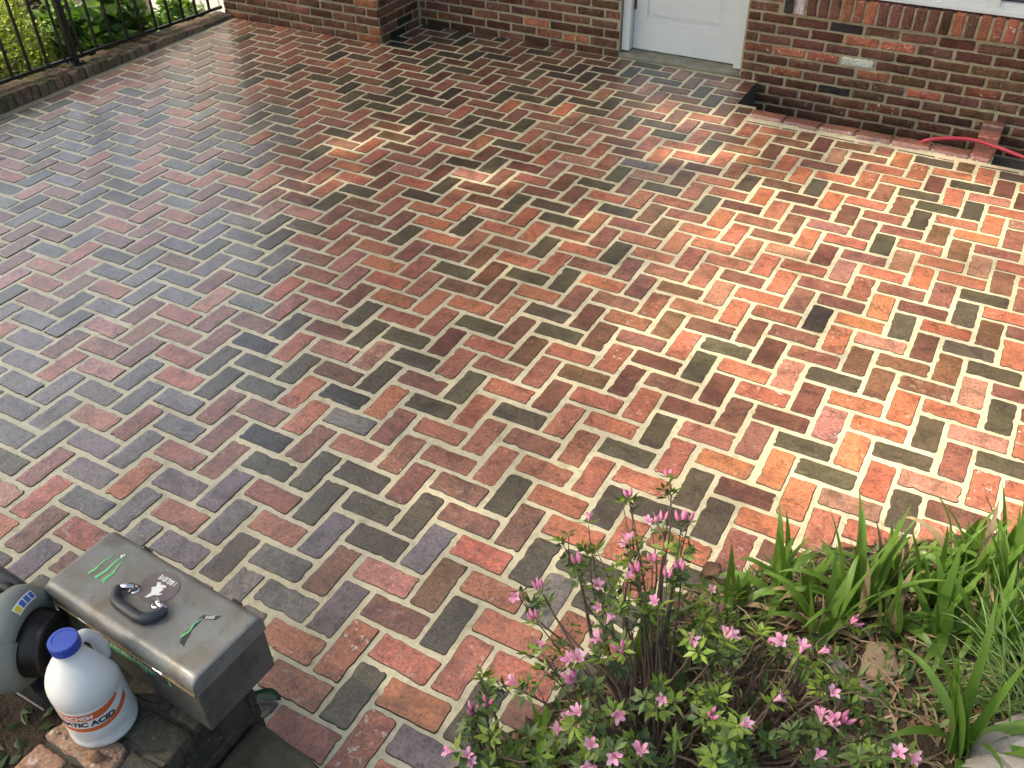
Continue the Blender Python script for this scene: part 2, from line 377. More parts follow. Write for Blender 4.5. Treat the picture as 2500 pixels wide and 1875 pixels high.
seen(1800, 0, 3.16, '300,1020,r 420,1105,n 510,1185,n 640,1285,m 735,1365,o 855,1465,n 890,1130,n 1005,1220,n 1135,1310,o 1255,1405,o 1400,1505,d 1530,1605,d 1500,1250,d 1655,1345,o 1795,1440,d 1935,1540,p 140,1240,o 235,1340,o 340,1430,n 460,1530,b 85,1000,r 180,1085,o 280,1170,b 385,1260,o 490,1340,r 600,1455,d 720,1545,o 650,1120,b 765,1210,p 875,1300,b 1000,1380,l 1125,1490,m 1265,1570,n 1255,1235,o 1390,1330,l 1520,1430,b 1650,1520,r 1820,1590,d 1750,1275,n 1905,1350,o 2065,1450,b 1125,1160,s')
#READ_END
bricks = []
for x in range(-40, 36):
    for y in range(-19, 36):
        k = (x + y) % 4
        if k == 0: box = (x, x + 2, y, y + 1); ang = 0
        elif k == 2: box = (x, x + 1, y, y + 2); ang = 1
        else: continue
        best = None
        for a, b, c, d in REG:
            q = (max(box[0], a), min(box[1], b), max(box[2], c), min(box[3], d))
            w, h = q[1] - q[0], q[3] - q[2]
            if w > 0.22 and h > 0.22 and (best is None or w * h > best[1]): best = (q, w * h)
        if best is None: continue
        q = best[0]
        cx, cy = (q[0] + q[1]) / 2, (q[2] + q[3]) / 2
        if bed_d(cx, cy) > 1.6: continue
        if cx < 4.4 and cy < -14.6 - (0 if cx > -0.2 else 1.2): continue
        ex, ey = settle(cx, cy)
        u, v, dep = to_px(ex, ey)
        if not (-420 < u < 2950 and -200 < v < 2150): continue
        bricks.append(dict(c=(ex, ey), w=q[1] - q[0], h=q[3] - q[2], ang=ang, px=(u, v), dep=dep, box=q))
r = random.Random(11)
for b in bricks:
    u, v = b['px']
    s = r.random()
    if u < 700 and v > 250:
        code = 'g' if s < .48 else 'm' if s < .68 else 'p' if s < .80 else 'd' if s < .9 else 'r'  # many g bricks here: the sky's reflection is painted into their colour
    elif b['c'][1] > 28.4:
        code = 'k' if s < .45 else 'b' if s < .8 else 'm'  # dark bricks by the house, with its deep shade put into their colours
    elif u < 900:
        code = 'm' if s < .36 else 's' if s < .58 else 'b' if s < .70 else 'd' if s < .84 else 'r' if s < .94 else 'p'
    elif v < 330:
        code = 'm' if s < .30 else 'b' if s < .52 else 'd' if s < .70 else 's' if s < .86 else 'n' if s < .92 else 'r'  # browner, darker mix: shade of the far patio put into the brick colours
    elif v < 800:
        code = 'r' if s < .28 else 's' if s < .46 else 'm' if s < .60 else 'b' if s < .68 else 'd' if s < .82 else 'n' if s < .90 else 'p' if s < .95 else 'o'
    else:
        code = 'r' if s < .38 else 'o' if s < .52 else 'm' if s < .66 else 'd' if s < .88 else 'b' if s < .95 else 'p'
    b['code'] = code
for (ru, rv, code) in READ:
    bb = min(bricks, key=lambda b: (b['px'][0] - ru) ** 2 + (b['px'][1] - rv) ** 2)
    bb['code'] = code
LB, WB, HB = 1.80, 0.79, 0.5
NV = 20
variants = []
for i in range(NV):
    v, f = brick_shape(100 + i, LB * U, WB * U, HB * U, 1.25, 7, 4)
    variants.append((np.array(v), f))
data = [mesh_data('brick', v, f, M['paver'], False) for v, f in variants]
def darken_edges(me, per):        # the bevel and sides of each brick get a darker olive colour
    me.materials.append(M['dark_edge'])
    ix = [1 if (len(p.vertices) == 4 and p.index % per < NE * 2) else 0 for p in me.polygons]
    me.polygons.foreach_set('material_index', ix)
NE = (len(variants[0][1]) - 1) // 3
for me in data: darken_edges(me, 10 ** 9)
def in_view(b): return -20 < b['px'][0] < 2520 and -20 < b['px'][1] < 1895
bricks.sort(key=lambda b: (not in_view(b), b['dep']))
rest_v, rest_f, rest_c = [], [], []
nv = 0
for i, b in enumerate(bricks):
    k = r.randrange(NV)
    long_, short = (b['w'], b['h']) if b['ang'] == 0 else (b['h'], b['w'])
    gp = 0.088 + 0.075 * min(1, max(0, (b['dep'] - 20.5) / 9))
    sx = (long_ - gp) / LB * r.uniform(0.965, 1.01); sy = (short - gp) / WB * r.uniform(0.95, 1.015)
    rz = math.radians((90 if b['ang'] else 0) + r.choice((0, 180)) + r.gauss(0, 0.9))
    tilt = Matrix.Rotation(math.radians(r.gauss(0, 0.42)), 4, 'X') @ Matrix.Rotation(math.radians(r.gauss(0, 0.28)), 4, 'Y')
    mw = Matrix.Translation((b['c'][0] * U + r.gauss(0, 0.0015), b['c'][1] * U + r.gauss(0, 0.0015), r.gauss(0, 0.0008))) @ Matrix.Rotation(rz, 4, 'Z') @ tilt @ Matrix.Diagonal((sx, sy, 1, 1))
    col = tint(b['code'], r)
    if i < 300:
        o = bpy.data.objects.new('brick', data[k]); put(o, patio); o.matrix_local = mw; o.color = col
    else:
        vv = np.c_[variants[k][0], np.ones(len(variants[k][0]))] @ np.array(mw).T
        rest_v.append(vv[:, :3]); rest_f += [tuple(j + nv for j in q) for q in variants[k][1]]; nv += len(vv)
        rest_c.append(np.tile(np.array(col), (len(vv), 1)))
o = mobj('bricks', np.concatenate(rest_v).tolist(), rest_f, M['paver_joined'], patio, False)
o['kind'] = 'stuff'
darken_edges(o.data, 3 * NE + 1)
at = o.data.attributes.new('tint', 'FLOAT_COLOR', 'POINT')
at.data.foreach_set('color', np.concatenate(rest_c).astype(np.float32).ravel())

# ------------------------------------------------------------------ ground all round
def grid_sheet(name, x0, x1, y0, y1, nx, ny, zf, mat, parent=None):
    v = []; f = []
    for j in range(ny + 1):
        for i in range(nx + 1):
            x = x0 + (x1 - x0) * i / nx; y = y0 + (y1 - y0) * j / ny
            v.append((x * U, y * U, zf(x, y) * U))
    for j in range(ny):
        for i in range(nx):
            a = j * (nx + 1) + i; f.append((a, a + 1, a + nx + 2, a + nx + 1))
    return mobj(name, v, f, mat, parent, True)
g = mobj('ground', [(-400, -400, -2.6 * U), (400, -400, -2.6 * U), (400, 400, -2.6 * U), (-400, 400, -2.6 * U)], [(0, 1, 2, 3)], M['soil'])
tag(g, 'dark earth around the patio and beyond the fence', None, None, 'structure')
v = []; f = []; idx = {}
nx, ny = 130, 110
for j in range(ny + 1):
    for i in range(nx + 1):
        x = 2.9 + 30 * i / nx; y = -24 + 32 * j / ny
        d = bed_d(x, y)
        z = soil_z(x, y) if d > 0 else -0.02 + 0.35 * d
        idx[i, j] = len(v); v.append((x * U, y * U, z * U)); 
for j in range(ny):
    for i in range(nx):
        x = 2.9 + 30 * (i + .5) / nx; y = -24 + 32 * (j + .5) / ny
        if bed_d(x, y) > -0.8 and not (x < 4.9 and y > -16.5): f.append((idx[i, j], idx[i + 1, j], idx[i + 1, j + 1], idx[i, j + 1]))
bank = tag(mobj('flower_bed_soil', v, f, M['soil'], None, True), 'dark sloping soil of the flower bed beside the patio', None, None, 'structure')
def left_soil(x, y):
    return 2.35 + 0.25 * noise.noise((x * .8, y * .8, 4.0)) + 0.08 * noise.noise((x * 4, y * 4, 2.0)) - max(0, (y + 15.6)) * 1.5
lb = grid_sheet('dark_dirt', -9, -0.12, -24, -14.9, 50, 50, left_soil, M['soil'])
tag(lb, 'dark dirt with leaf scraps at the foot of the low wall', None, None, 'structure')

# ------------------------------------------------------------------ the house
CP = 0.585                                   # course height
C0 = -0.125
house = tag(empty('brick_house', (0, 33 * U, 0)), 'red brick house wall with white door at the back of the patio', 'house')
HI = Matrix.Translation((0, -33 * U, 0))
def hpart(mb, name, mat, parent=None, smooth=False):
    o = mb.build(name, mat, parent or house, smooth)
    if parent is None or parent is house: o.matrix_local = HI
    return o
WV = []
for i in range(14):
    vv, ff = brick_shape(500 + i, 1.79 * U, 0.475 * U, 0.75 * U, 0.8, 5, 2)
    WV.append(mesh_data('brick', vv, ff, M['wall_brick'], True))
RV = []
for i in range(8):
    vv, ff = brick_shape(600 + i, 1.16 * U, 0.52 * U, 0.9 * U, 0.8, 3, 2)
    RV.append(mesh_data('brick', vv, ff, M['wall_brick'], True))
wall_pieces = []
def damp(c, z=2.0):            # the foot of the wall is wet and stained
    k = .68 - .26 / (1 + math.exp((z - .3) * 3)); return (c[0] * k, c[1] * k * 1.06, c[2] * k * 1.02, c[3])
def lay(parent, p0, dirv, length, k0, k1, face, off=0.0, codes='rrmmmmbbbndk', shift=None):
    """running bond: p0 = (x, y) start, dirv = unit direction, face = rotation of the outward normal from -y"""
    rr = random.Random(int(p0[0] * 10 + p0[1] * 7) + 5)
    for k in range(k0, k1):
        z = C0 + (k + 0.5) * CP
        s = -(1.93 * 0.5 if k % 2 else 0) + off - 1.93
        while s < length - 0.15:
            a, b = max(s, 0.0), min(s + 1.93, length)
            s += 1.93
            if b - a < 0.3: continue
            m = (a + b) / 2
            x, y = p0[0] + dirv[0] * m, p0[1] + dirv[1] * m
            o = bpy.data.objects.new('brick', rr.choice(WV)); put(o, parent)
            o.matrix_local = (Matrix.Translation((x * U, y * U, z * U + rr.gauss(0, 0.0012))) @ Matrix.Rotation(face, 4, 'Z') @ Matrix.Rotation(math.pi / 2 + rr.gauss(0, .008), 4, 'X')
                @ Matrix.Rotation(rr.gauss(0, .006), 4, 'Z') @ Matrix.Translation((0, 0, rr.gauss(0, .0012))) @ Matrix.Diagonal(((b - a - 0.13) / 1.79 * rr.uniform(.96, 1.0), rr.uniform(.88, .98), 1, 1)))
            o.color = damp(tint(rr.choice(codes), rr), z)
            u, v, d = to_px(x, y, z)
            wall_pieces.append((u, v, o))
mw_ = MB(U); mw_.box(-38.1, -24.40, 28.38, 36, -2.4, 4.55)
wing = hpart(mw_, 'wall', M['wall_mortar']); 
lay(wing, (-38.15, 28.3), (1, 0), 13.87, 0, 8, 0.0, 0.3, 'smmmmmbbbno')
lay(wing, (-24.3, 28.42), (0, 1), 4.5, 0, 8, math.pi / 2, 0.9, 'mbbbkm')
mw_ = MB(U); mw_.box(-24.38, -9.22, 33.07, 34.6, -2.4, 4.55)
back_l = hpart(mw_, 'wall', M['wall_mortar'])
lay(back_l, (-24.3, 33.0), (1, 0), 15.12, 0, 8, 0.0, 0.5, 'smmmmbbbnlm')
mw_ = MB(U); mw_.box(-1.3, 30, 33.07, 34.6, -2.4, 4.13); mw_.box(-1.3, 0.72, 33.07, 34.6, 4.13, 5.14)
back_r = hpart(mw_, 'wall', M['wall_mortar'])
lay(back_r, (-1.26, 33.0), (1, 0), 23.2, -4, 7, 0.0, 0.8, 'mmmmlsbbbbmnn')
lay(back_r, (-1.26, 33.0), (1, 0), 1.95, 7, 9, 0.0, 0.8, 'mmob')
# rowlock ledge under the window
mw_ = MB(U); mw_.box(0.75, 17, 32.80, 34.6, 4.17, 5.22)
ledge = hpart(mw_, 'window_ledge', M['wall_mortar'])
rr = random.Random(3)
for i in range(25):
    x = 1.08 + i * 0.635
    o = bpy.data.objects.new('brick', rr.choice(RV)); put(o, ledge)
    o.matrix_local = Matrix.Translation((x * U, 32.72 * U, 4.73 * U)) @ Matrix.Rotation(math.pi / 2 + rr.gauss(0, .01), 4, 'X') @ Matrix.Rotation(math.pi / 2 + rr.gauss(0, .015), 4, 'Z') @ Matrix.Diagonal((rr.uniform(.96, 1.0), rr.uniform(.93, 1.0), 1, 1))
    o.color = damp(tint(rr.choice('rrmmomb'), rr))
    u, v, d = to_px(x, 32.7, 4.62); wall_pieces.append((u, v, o))
for (ru, rv, code) in [(2095, 128, 'w'), (2199, 84, 'k'), (2053, 90, 'k'), (2130, 105, 'l'), (2235, 236, 'l'), (2215, 115, 'l'), (2005, 165, 'l'), (1935, 15, 'k'), (1958, 18, 'w'), (2420, 90, 'l'), (2455, 92, 'l'), (1320, 60, 'l'), (1395, 75, 'l'), (1935, 105, 'l'), (2040, 200, 'k'), (2250, 105, 'm')]:
    bb = min(wall_pieces, key=lambda b: (b[0] - ru) ** 2 + (b[1] - rv) ** 2)
    bb[2].color = tint(code, rr)
# the storey above, out of the picture
def far_brick():
    t = NT('far_wall_brick'); v = t.obj()
    sp = t.n('SeparateXYZ'); t.set(sp.inputs[0], v); cb = t.n('CombineXYZ')
    t.set(cb.inputs[0], t.math('ADD', sp.outputs[0], sp.outputs[1])); t.set(cb.inputs[1], sp.outputs[2])
    b = t.n('TexBrick'); t.set(b.inputs['Vector'], cb.outputs[0]); b.inputs['Scale'].default_value = 1.0
    b.inputs['Brick Width'].default_value = 1.93 * U; b.inputs['Row Height'].default_value = CP * U; b.inputs['Mortar Size'].default_value = 0.006
    t.set(b.inputs['Color1'], (0.22, 0.08, 0.05)); t.set(b.inputs['Color2'], (0.12, 0.045, 0.03)); t.set(b.inputs['Mortar'], (0.36, 0.29, 0.19))
    t.p(**{'Base Color': b.outputs[0], 'Roughness': 0.85, 'Normal': t.bump(b.outputs['Fac'], -0.5, 0.004)})
    return t.m
M['far_brick'] = far_brick()
mw_ = MB(U)
mw_.box(-38.12, -24.33, 28.33, 36, 4.56, 50)
mw_.box(-24.33, -9.22, 33.02, 34.6, 4.56, 50); mw_.box(-9.22, -1.3, 33.02, 34.6, 19, 50)
mw_.box(-1.3, 0.9, 33.02, 34.6, 5.15, 50); mw_.box(0.9, 16.5, 33.02, 34.6, 16, 50); mw_.box(16.5, 60, 33.02, 34.6, 5.15, 50)
mw_.box(30, 60, 33.02, 34.6, -2.4, 5.15)
hpart(mw_, 'upper_wall', M['far_brick'])
mw_ = MB(U); mw_.box(-40, 62, 31.3, 36, 50, 51.5)
hpart(mw_, 'eave', M['white_board'])
# door
mb = MB(U)
DX0, DX1, DY = -8.62, -1.84, 33.85
mb.box(DX0, DX1, DY + .05, DY + .35, 0.44, 18.6)
mb.box(DX0, DX0 + 0.86, DY, DY + .05, 0.44, 18.6); mb.box(DX1 - 0.98, DX1, DY, DY + .05, 0.44, 18.6)
mb.box(DX0 + 0.86, DX1 - 0.98, DY, DY + .05, 0.44, 2.28)
for z0, z1 in ((7.0, 7.9), (12.2, 13.1), (17.6, 18.6)): mb.box(DX0 + 0.86, DX1 - 0.98, DY, DY + .05, z0, z1)
door = hpart(mb, 'door', M['white_paint'])
for z0, z1 in ((2.28, 7.0), (7.9, 12.2), (13.1, 17.6)):
    mb = MB(U)
    a0, a1 = DX0 + 0.9, DX1 - 1.02
    ring = [(a0, a1, z0 + .04, z1 - .04, DY + .047), (a0 + .12, a1 - .12, z0 + .16, z1 - .16, DY + .047), (a0 + .36, a1 - .36, z0 + .40, z1 - .40, DY + .012)]
    for i, (xa, xb, za, zb, y) in enumerate(ring): mb.v += [(xa, y, za), (xb, y, za), (xb, y, zb), (xa, y, zb)]
    for i in range(2):
        for k in range(4): mb.f.append((i * 4 + k, i * 4 + (k + 1) % 4, i * 4 + 4 + (k + 1) % 4, i * 4 + 4 + k))
    mb.f.append((8, 9, 10, 11))
    mb.build('panel', M['white_paint'], door)
mb = MB(U); mb.lathe([(.05, -.9), (.05, -.35), (.17, -.3), (.2, -.1), (.12, 0)], 16, Matrix.Translation((DX1 - .45, DY, 8.3)) @ Matrix.Rotation(-math.pi / 2, 4, 'X') @ Matrix.Translation((0, 0, .9)) @ Matrix.Rotation(math.pi, 4, 'X'))
mb.build('door_knob', M['steel'], door, True)
mb = MB(U)
for z in (3.1, 15.5):
    mb.tube([(DX0 - .03, DY - .03, z - .3), (DX0 - .03, DY - .03, z + .3)], .06, 8)
    mb.box(DX0 - .16, DX0 + .12, DY - .012, DY - .004, z - .28, z + .28)
mb.build('hinge', M['rust'], door)
mb = MB(U)
mb.box(-9.16, DX0 - .03, 33.32, 34.4, 0.40, 19); mb.box(DX1 + .03, -1.34, 33.32, 34.4, 0.40, 19); mb.box(DX0 - .03, DX1 + .03, 33.32, 34.4, 18.62, 19)
mb.box(DX0 - .03, DX0 + .15, DY + .36, 34.38, 0.42, 18.6)
hpart(mb, 'door_frame', M['white_paint'])
mb = MB(U)
mb.add([(-9.2, 33.0, -.3), (-1.32, 33.0, -.3), (-1.32, 34.5, -.3), (-9.2, 34.5, -.3), (-9.2, 32.98, .13), (-1.32, 32.98, .13), (-1.32, 33.14, .27), (-9.2, 33.14, .27), (-9.2, 34.5, .42), (-1.32, 34.5, .42)],
       [(0, 3, 2, 1), (0, 1, 5, 4), (4, 5, 6, 7), (7, 6, 9, 8), (0, 4, 7, 8, 3), (1, 2, 9, 6, 5), (2, 3, 8, 9)])
hpart(mb, 'door_sill', M['concrete'])
# window
wnd = empty('window', (0, 0, 0), 0, house); wnd.matrix_local = HI
mb = MB(U); mb.box(0.95, 16.4, 32.98, 34.2, 5.40, 5.55); mb.box(0.95, 16.4, 33.06, 34.2, 5.55, 5.66); mb.build('sill', M['white_paint'], wnd)
mb = MB(U); mb.box(0.95, 1.5, 33.2, 34.1, 5.62, 15.9); mb.box(15.9, 16.4, 33.2, 34.1, 5.62, 15.9); mb.box(1.5, 15.9, 33.2, 34.1, 15.4, 15.9)
mb.box(5.9, 6.5, 33.2, 34.1, 5.62, 15.4); mb.box(11.0, 11.6, 33.2, 34.1, 5.62, 15.4)
for a, b in ((1.5, 5.9), (6.5, 11.0), (11.6, 15.9)): mb.box(a, b, 33.3, 34.0, 5.62, 5.95)
mb.build('frame', M['white_paint'], wnd)
for a, b in ((1.5, 5.9), (6.5, 11.0), (11.6, 15.9)):
    mb = MB(U); mb.box(a, b, 33.62, 33.68, 5.95, 15.4); mb.build('pane', M['glass'], wnd)

# sunken strip between patio and wall, its kerb bricks and the low cross wall
mb = MB(U); mb.box(-0.1, 40, 27.4, 33.06, -2.39, -1.95)
tag(mb.build('sunken_strip', M['mud']), 'muddy sunken strip between patio and house wall', None, None, 'structure')
ld = [mesh_data('brick', *brick_shape(700 + i, 1.84 * U, 0.8 * U, 0.5 * U, 1.1), M['paver'], True) for i in range(6)]
kerb = tag(empty('brick_kerb', (7 * U, 27.8 * U, 0)), 'row of loose red bricks edging the sunken strip', 'kerb')
KI = Matrix.Translation((-7 * U, -27.8 * U, 0))
mb = MB(U); mb.box(1.1, 13.55, 27.44, 28.18, -0.02, 0.02); o = mb.build('mortar', M['joint'], kerb); o.matrix_local = KI
rr = random.Random(21)
x = 1.08
for i in range(7):
    w = 1.93 if i < 6 else 1.0
    if i == 3: w = 1.85
    o = bpy.data.objects.new('brick', ld[i % 6]); put(o, kerb)
    o.matrix_local = KI @ Matrix.Translation(((x + w / 2) * U, (27.83 + rr.gauss(0, .05)) * U, (0.19 + rr.gauss(0, .03)) * U)) @ Matrix.Rotation(rr.gauss(0, .03), 4, 'Z') @ Matrix.Rotation(rr.gauss(0, .03), 4, 'X') @ Matrix.Diagonal(((w - .1) / 1.84, 1, 1, 1))
    o.color = tint('smsmsmm'[i], rr)
    x += w
cross = tag(empty('low_cross_wall', (13.1 * U, 30.5 * U, -2 * U)), 'narrow red brick cross wall between kerb and house under the hose', 'wall')
CI = Matrix.Translation((-13.1 * U, -30.5 * U, 2 * U))
mb = MB(U); mb.box(12.62, 13.55, 28.24, 33.0, -2.2, -0.36); o = mb.build('mortar', M['wall_mortar'], cross); o.matrix_local = CI
for i in range(6):
    y = 28.65 + i * 0.83
    o = bpy.data.objects.new('brick', ld[(i + 2) % 6]); put(o, cross)
    o.matrix_local = CI @ Matrix.Translation((13.08 * U, y * U, (-0.06 + rr.gauss(0, .02)) * U)) @ Matrix.Rotation(rr.gauss(0, .02), 4, 'Z') @ Matrix.Diagonal((0.58, 0.95, 1, 1))
    o.color = tint('rmrrmm'[i], rr)
for kx, fc in ((12.6, -math.pi / 2), (13.57, math.pi / 2)):
    for k in range(-4, -1):
        for i in range(2):
            y = 29.4 + i * 1.93 + (0.9 if k % 2 else 0)
            o = bpy.data.objects.new('brick', WV[(i + k) % 14]); put(o, cross)
            o.matrix_local = CI @ Matrix.Translation((kx * U, y * U, (C0 + (k + 1.0) * CP - 0.12) * U)) @ Matrix.Rotation(fc, 4, 'Z') @ Matrix.Rotation(math.pi / 2, 4, 'X') @ Matrix.Diagonal((1, 1, .3, 1))
            o.color = tint(rr.choice('mbbm'), rr)

# ------------------------------------------------------------------ brick edging on the left with the iron fence
def ez(y): return 0.85 - 0.035 * (y - 9)
edg = tag(empty('brick_edging', (-38.2 * U, 15 * U, 0)), 'low mossy edging of bricks on edge under the iron fence', 'edging')
EI = Matrix.Translation((38.2 * U, -15 * U, 0))
mb = MB(U)
ys = [-14 + 42.2 * i / 20 for i in range(21)]
for y in ys: mb.v += [(-38.96, y, -2.4), (-37.42, y, -2.4), (-37.42, y, ez(y) - .10), (-38.96, y, ez(y) - .10)]
for i in range(20):
    for k in range(4): mb.f.append((i * 4 + k, i * 4 + (k + 1) % 4, i * 4 + 4 + (k + 1) % 4, i * 4 + 4 + k))
mb.f += [(3, 2, 1, 0), (80, 81, 82, 83)]
o = mb.build('mortar', M['mud'], edg); o.matrix_local = EI
ed = [mesh_data('brick', *brick_shape(800 + i, 1.76 * U, 0.54 * U, 0.95 * U, 1.3, 5, 2), M['wall_brick'], True) for i in range(8)]
y = -5.0
PAL['e'] = ((0.19, 0.135, 0.09), 0.1); PAL['f'] = ((0.13, 0.105, 0.065), 0.05)
while y < 28.0:
    o = bpy.data.objects.new('brick', rr.choice(ed)); put(o, edg)
    o.matrix_local = EI @ Matrix.Translation(((-38.2 + rr.gauss(0, .04)) * U, (y + .3) * U, (ez(y) + rr.gauss(0, .03)) * U)) @ Matrix.Rotation(rr.gauss(0, .03), 4, 'Z') @ Matrix.Rotation(rr.gauss(0, .03), 4, 'X') @ Matrix.Diagonal((rr.uniform(.96, 1.02), rr.uniform(.94, 1.02), 1, 1))
    o.color = tint(rr.choice('eeeeffef'), rr)
    y += 0.575
fen = tag(empty('iron_fence', (-38.35 * U, 15.3 * U, 0.6 * U)), 'black iron picket fence standing on the brick edging', 'fence')
FI = Matrix.Translation((38.35 * U, -15.3 * U, -0.6 * U))
def fpart(mb, name, mat=None, parent=None):
    o = mb.build(name, mat or M['iron'], parent or fen)
    if parent is None: o.matrix_local = FI
    return o
FX = -38.35
def rz_(y): return 1.22 - 0.036 * (y - 10.5)
mb = MB(U); mb.tube([(FX, -6, rz_(-6)), (FX, 28.3, rz_(28.3))], .13, 4, True, True); fpart(mb, 'bottom_rail')
mb = MB(U); mb.tube([(FX, -6, 9.2), (FX, 28.3, 9.2)], .16, 4, True, True); fpart(mb, 'top_rail')
y = 15.35 - 1.245 * 16.5
picks = None
for i in range(28):
    yy = 15.3 - 0.65 + 1.245 * (i - 16) if i <= 16 else 15.3 + 0.62 + 1.245 * (i - 17)
    if yy > 28: break
    mb = MB(U); mb.tube([(FX, yy, rz_(yy)), (FX, yy, 10.2)], .095, 4, True, True); fpart(mb, 'picket')
for py in (15.3, -4.6):
    mb = MB(U); mb.tube([(FX, py, ez(py)), (FX, py, 10.6)], .26, 4, True, True); po = fpart(mb, 'post')
    mb = MB(U); mb.rbox(FX - .5, FX + .5, py - .42, py + .42, ez(py), ez(py) + .09, .03)
    for a in (-.36, .36):
        for b in (-.3, .3): mb.lathe([(.07, 0), (.07, .1), (.03, .13)], 6, Matrix.Translation((FX + a, py + b, ez(py) + .08)))
    mb.build('base_plate', M['iron'], po)
# twine on the edging
M['twine'] = plain_mat('twine', (0.30, 0.24, 0.15), 0.9, 0.5, 120, 0.5, 400)
mb = MB(U); pts = []
for i in range(90):
    a = i / 90 * 2 * math.pi * 3.4
    rad = .50 + .06 * math.sin(a * 1.7) - .0016 * i
    pts.append((-37.95 + rad * math.cos(a) * .85, 13.35 + rad * math.sin(a), ez(13.3) + .09 + .05 * (i / 90) + .05 * math.sin(a * .8) ** 2))
mb.tube(pts, .035, 6)
tag(mb.build('twine_coil', M['twine'], None, True), 'small loose coil of twine lying on the brick edging', 'twine')
# hose
M['hose'] = plain_mat('red_hose_rubber', (0.42, 0.035, 0.055), 0.35, 0.3, 30, 0.2, 300)
ctrl = [(8.8, 28.7, -1.2), (9.6, 28.35, -.5), (10.25, 27.95, .30), (11.14, 28.2, .52), (12.34, 28.5, .58), (13.6, 28.3, .52), (14.9, 27.95, .4), (17, 27.5, .25), (20, 27.2, .12), (24, 26, .1), (30, 26.5, .1)]
def smooth_path(c, n=10):
    out = []
    for i in range(len(c) - 1):
        p0, p1, p2, p3 = (Vector(c[max(i - 1, 0)]), Vector(c[i]), Vector(c[i + 1]), Vector(c[min(i + 2, len(c) - 1)]))
        for k in range(n):
            t = k / n
            out.append(0.5 * ((2 * p1) + (p2 - p0) * t + (2 * p0 - 5 * p1 + 4 * p2 - p3) * t * t + (3 * p1 - p0 - 3 * p2 + p3) * t ** 3))
    out.append(Vector(c[-1])); return out
mb = MB(U); mb.tube(smooth_path(ctrl), .10, 10)
tag(mb.build('garden_hose', M['hose'], None, True), 'red garden hose arching over the brick kerb beside the house', 'hose')

# ------------------------------------------------------------------ low wall and step in the near corner
PAL['y'] = ((0.34, 0.23, 0.13), 0.3); PAL['z'] = ((0.060, 0.052, 0.040), 0.05)
chk = tag(empty('low_brick_wall', (1.2 * U, -16 * U, 0)), 'low old brick wall under the steel toolbox and white jug', 'wall')
ZI = Matrix.Translation((-1.2 * U, 16 * U, 0))
mb = MB(U); mb.box(-0.06, 2.5, -23, -14.1, -2.4, 2.90); o = mb.build('mortar', M['mud'], chk); o.matrix_local = ZI
old = [mesh_data('brick', *brick_shape(900 + i, 1.78 * U, 0.76 * U, 0.5 * U, 1.9), M['wall_brick'], True) for i in range(6)]
for i in range(11):
    y = -14.45 - i * 0.84
    for a, b in (((-.14, 1.68), (1.74, 2.58)) if i % 2 else ((-.14, 0.72), (0.78, 2.58))) if i != 3 else ((-.14, 1.68), (1.74, 2.58)):
        o = bpy.data.objects.new('brick', rr.choice(old)); put(o, chk)
        o.matrix_local = ZI @ Matrix.Translation(((a + b) / 2 * U, y * U, (3.0 + rr.gauss(0, .035)) * U)) @ Matrix.Rotation(rr.gauss(0, .03), 4, 'Z') @ Matrix.Rotation(rr.gauss(0, .025), 4, 'X') @ Matrix.Diagonal(((b - a) / 1.78, 1, 1, 1))
        o.color = tint('y' if (a < 0 and i >= 2) else 'z' if i < 3 else rr.choice('zzeb'), rr)
for k in range(5):
    z = 0.28 + k * 0.58
    for j in range(2):
        a, b = [(-.12, 1.2), (1.26, 2.56)][j] if k % 2 else [(-.12, 0.75), (.81, 2.56)][j]
        o = bpy.data.objects.new('brick', rr.choice(WV)); put(o, chk)
        o.matrix_local = ZI @ Matrix.Translation(((a + b) / 2 * U, -14.03 * U, z * U)) @ Matrix.Rotation(math.pi, 4, 'Z') @ Matrix.Rotation(math.pi / 2, 4, 'X') @ Matrix.Diagonal(((b - a) / 1.79, 1, .3, 1)); o.color = tint('z', rr)
    for j in range(3):
        a = -14.1 - j * 1.93 - (0.95 if k % 2 else 0)
        o = bpy.data.objects.new('brick', rr.choice(WV)); put(o, chk)
        o.matrix_local = ZI @ Matrix.Translation((2.57 * U, (a - .95) * U, z * U)) @ Matrix.Rotation(math.pi / 2, 4, 'Z') @ Matrix.Rotation(math.pi / 2, 4, 'X') @ Matrix.Diagonal((1, 1, .3, 1)); o.color = tint('z', rr)
M['moss'] = plain_mat('mossy_old_stone', (0.075, 0.068, 0.042), 0.85, 0.8, 22, 0.8, 70, dark=(0.022, 0.024, 0.010), coords='pos', bdist=0.004)
poly = [(2.62, -16.6), (2.62, -14.32), (2.95, -14.26), (3.6, -14.33), (4.3, -14.38), (4.62, -14.46), (4.78, -14.72), (4.86, -15.4), (4.85, -16.6)]
mb = MB(U)
n = len(poly); cxy = (3.7, -15.4)
def scl(p, k): return (cxy[0] + (p[0] - cxy[0]) * k, cxy[1] + (p[1] - cxy[1]) * k)
for z, k in ((-.1, 1.0), (1.1, 1.0), (1.36, .985), (1.47, .93), (1.5, .8)):
    mb.v += [(*scl(p, k), z + rnd.uniform(-.02, .02)) for p in poly]
for i in range(4):
    for k in range(n): mb.f.append((i * n + k, i * n + (k + 1) % n, i * n + n + (k + 1) % n, i * n + n + k))
mb.f.append(tuple(range(4 * n, 5 * n)))
bmx = mb.build('stone_step', M['moss'], None, True)
tag(bmx, 'dark mossy stone step beside the low brick wall', 'step')
mb = MB(U); mb.lathe([(.02, 0), (.13, .02), (.16, .12), (.14, .24), (.08, .32), (.02, .34)], 9, Matrix.Translation((1.27, -17.14, 3.0)) @ Matrix.Rotation(.5, 4, 'Z') , 1.0, .7)
M['chip'] = plain_mat('brick_chip', (0.30, 0.15, 0.08), 0.9, 0.6, 60, 0.8, 100)
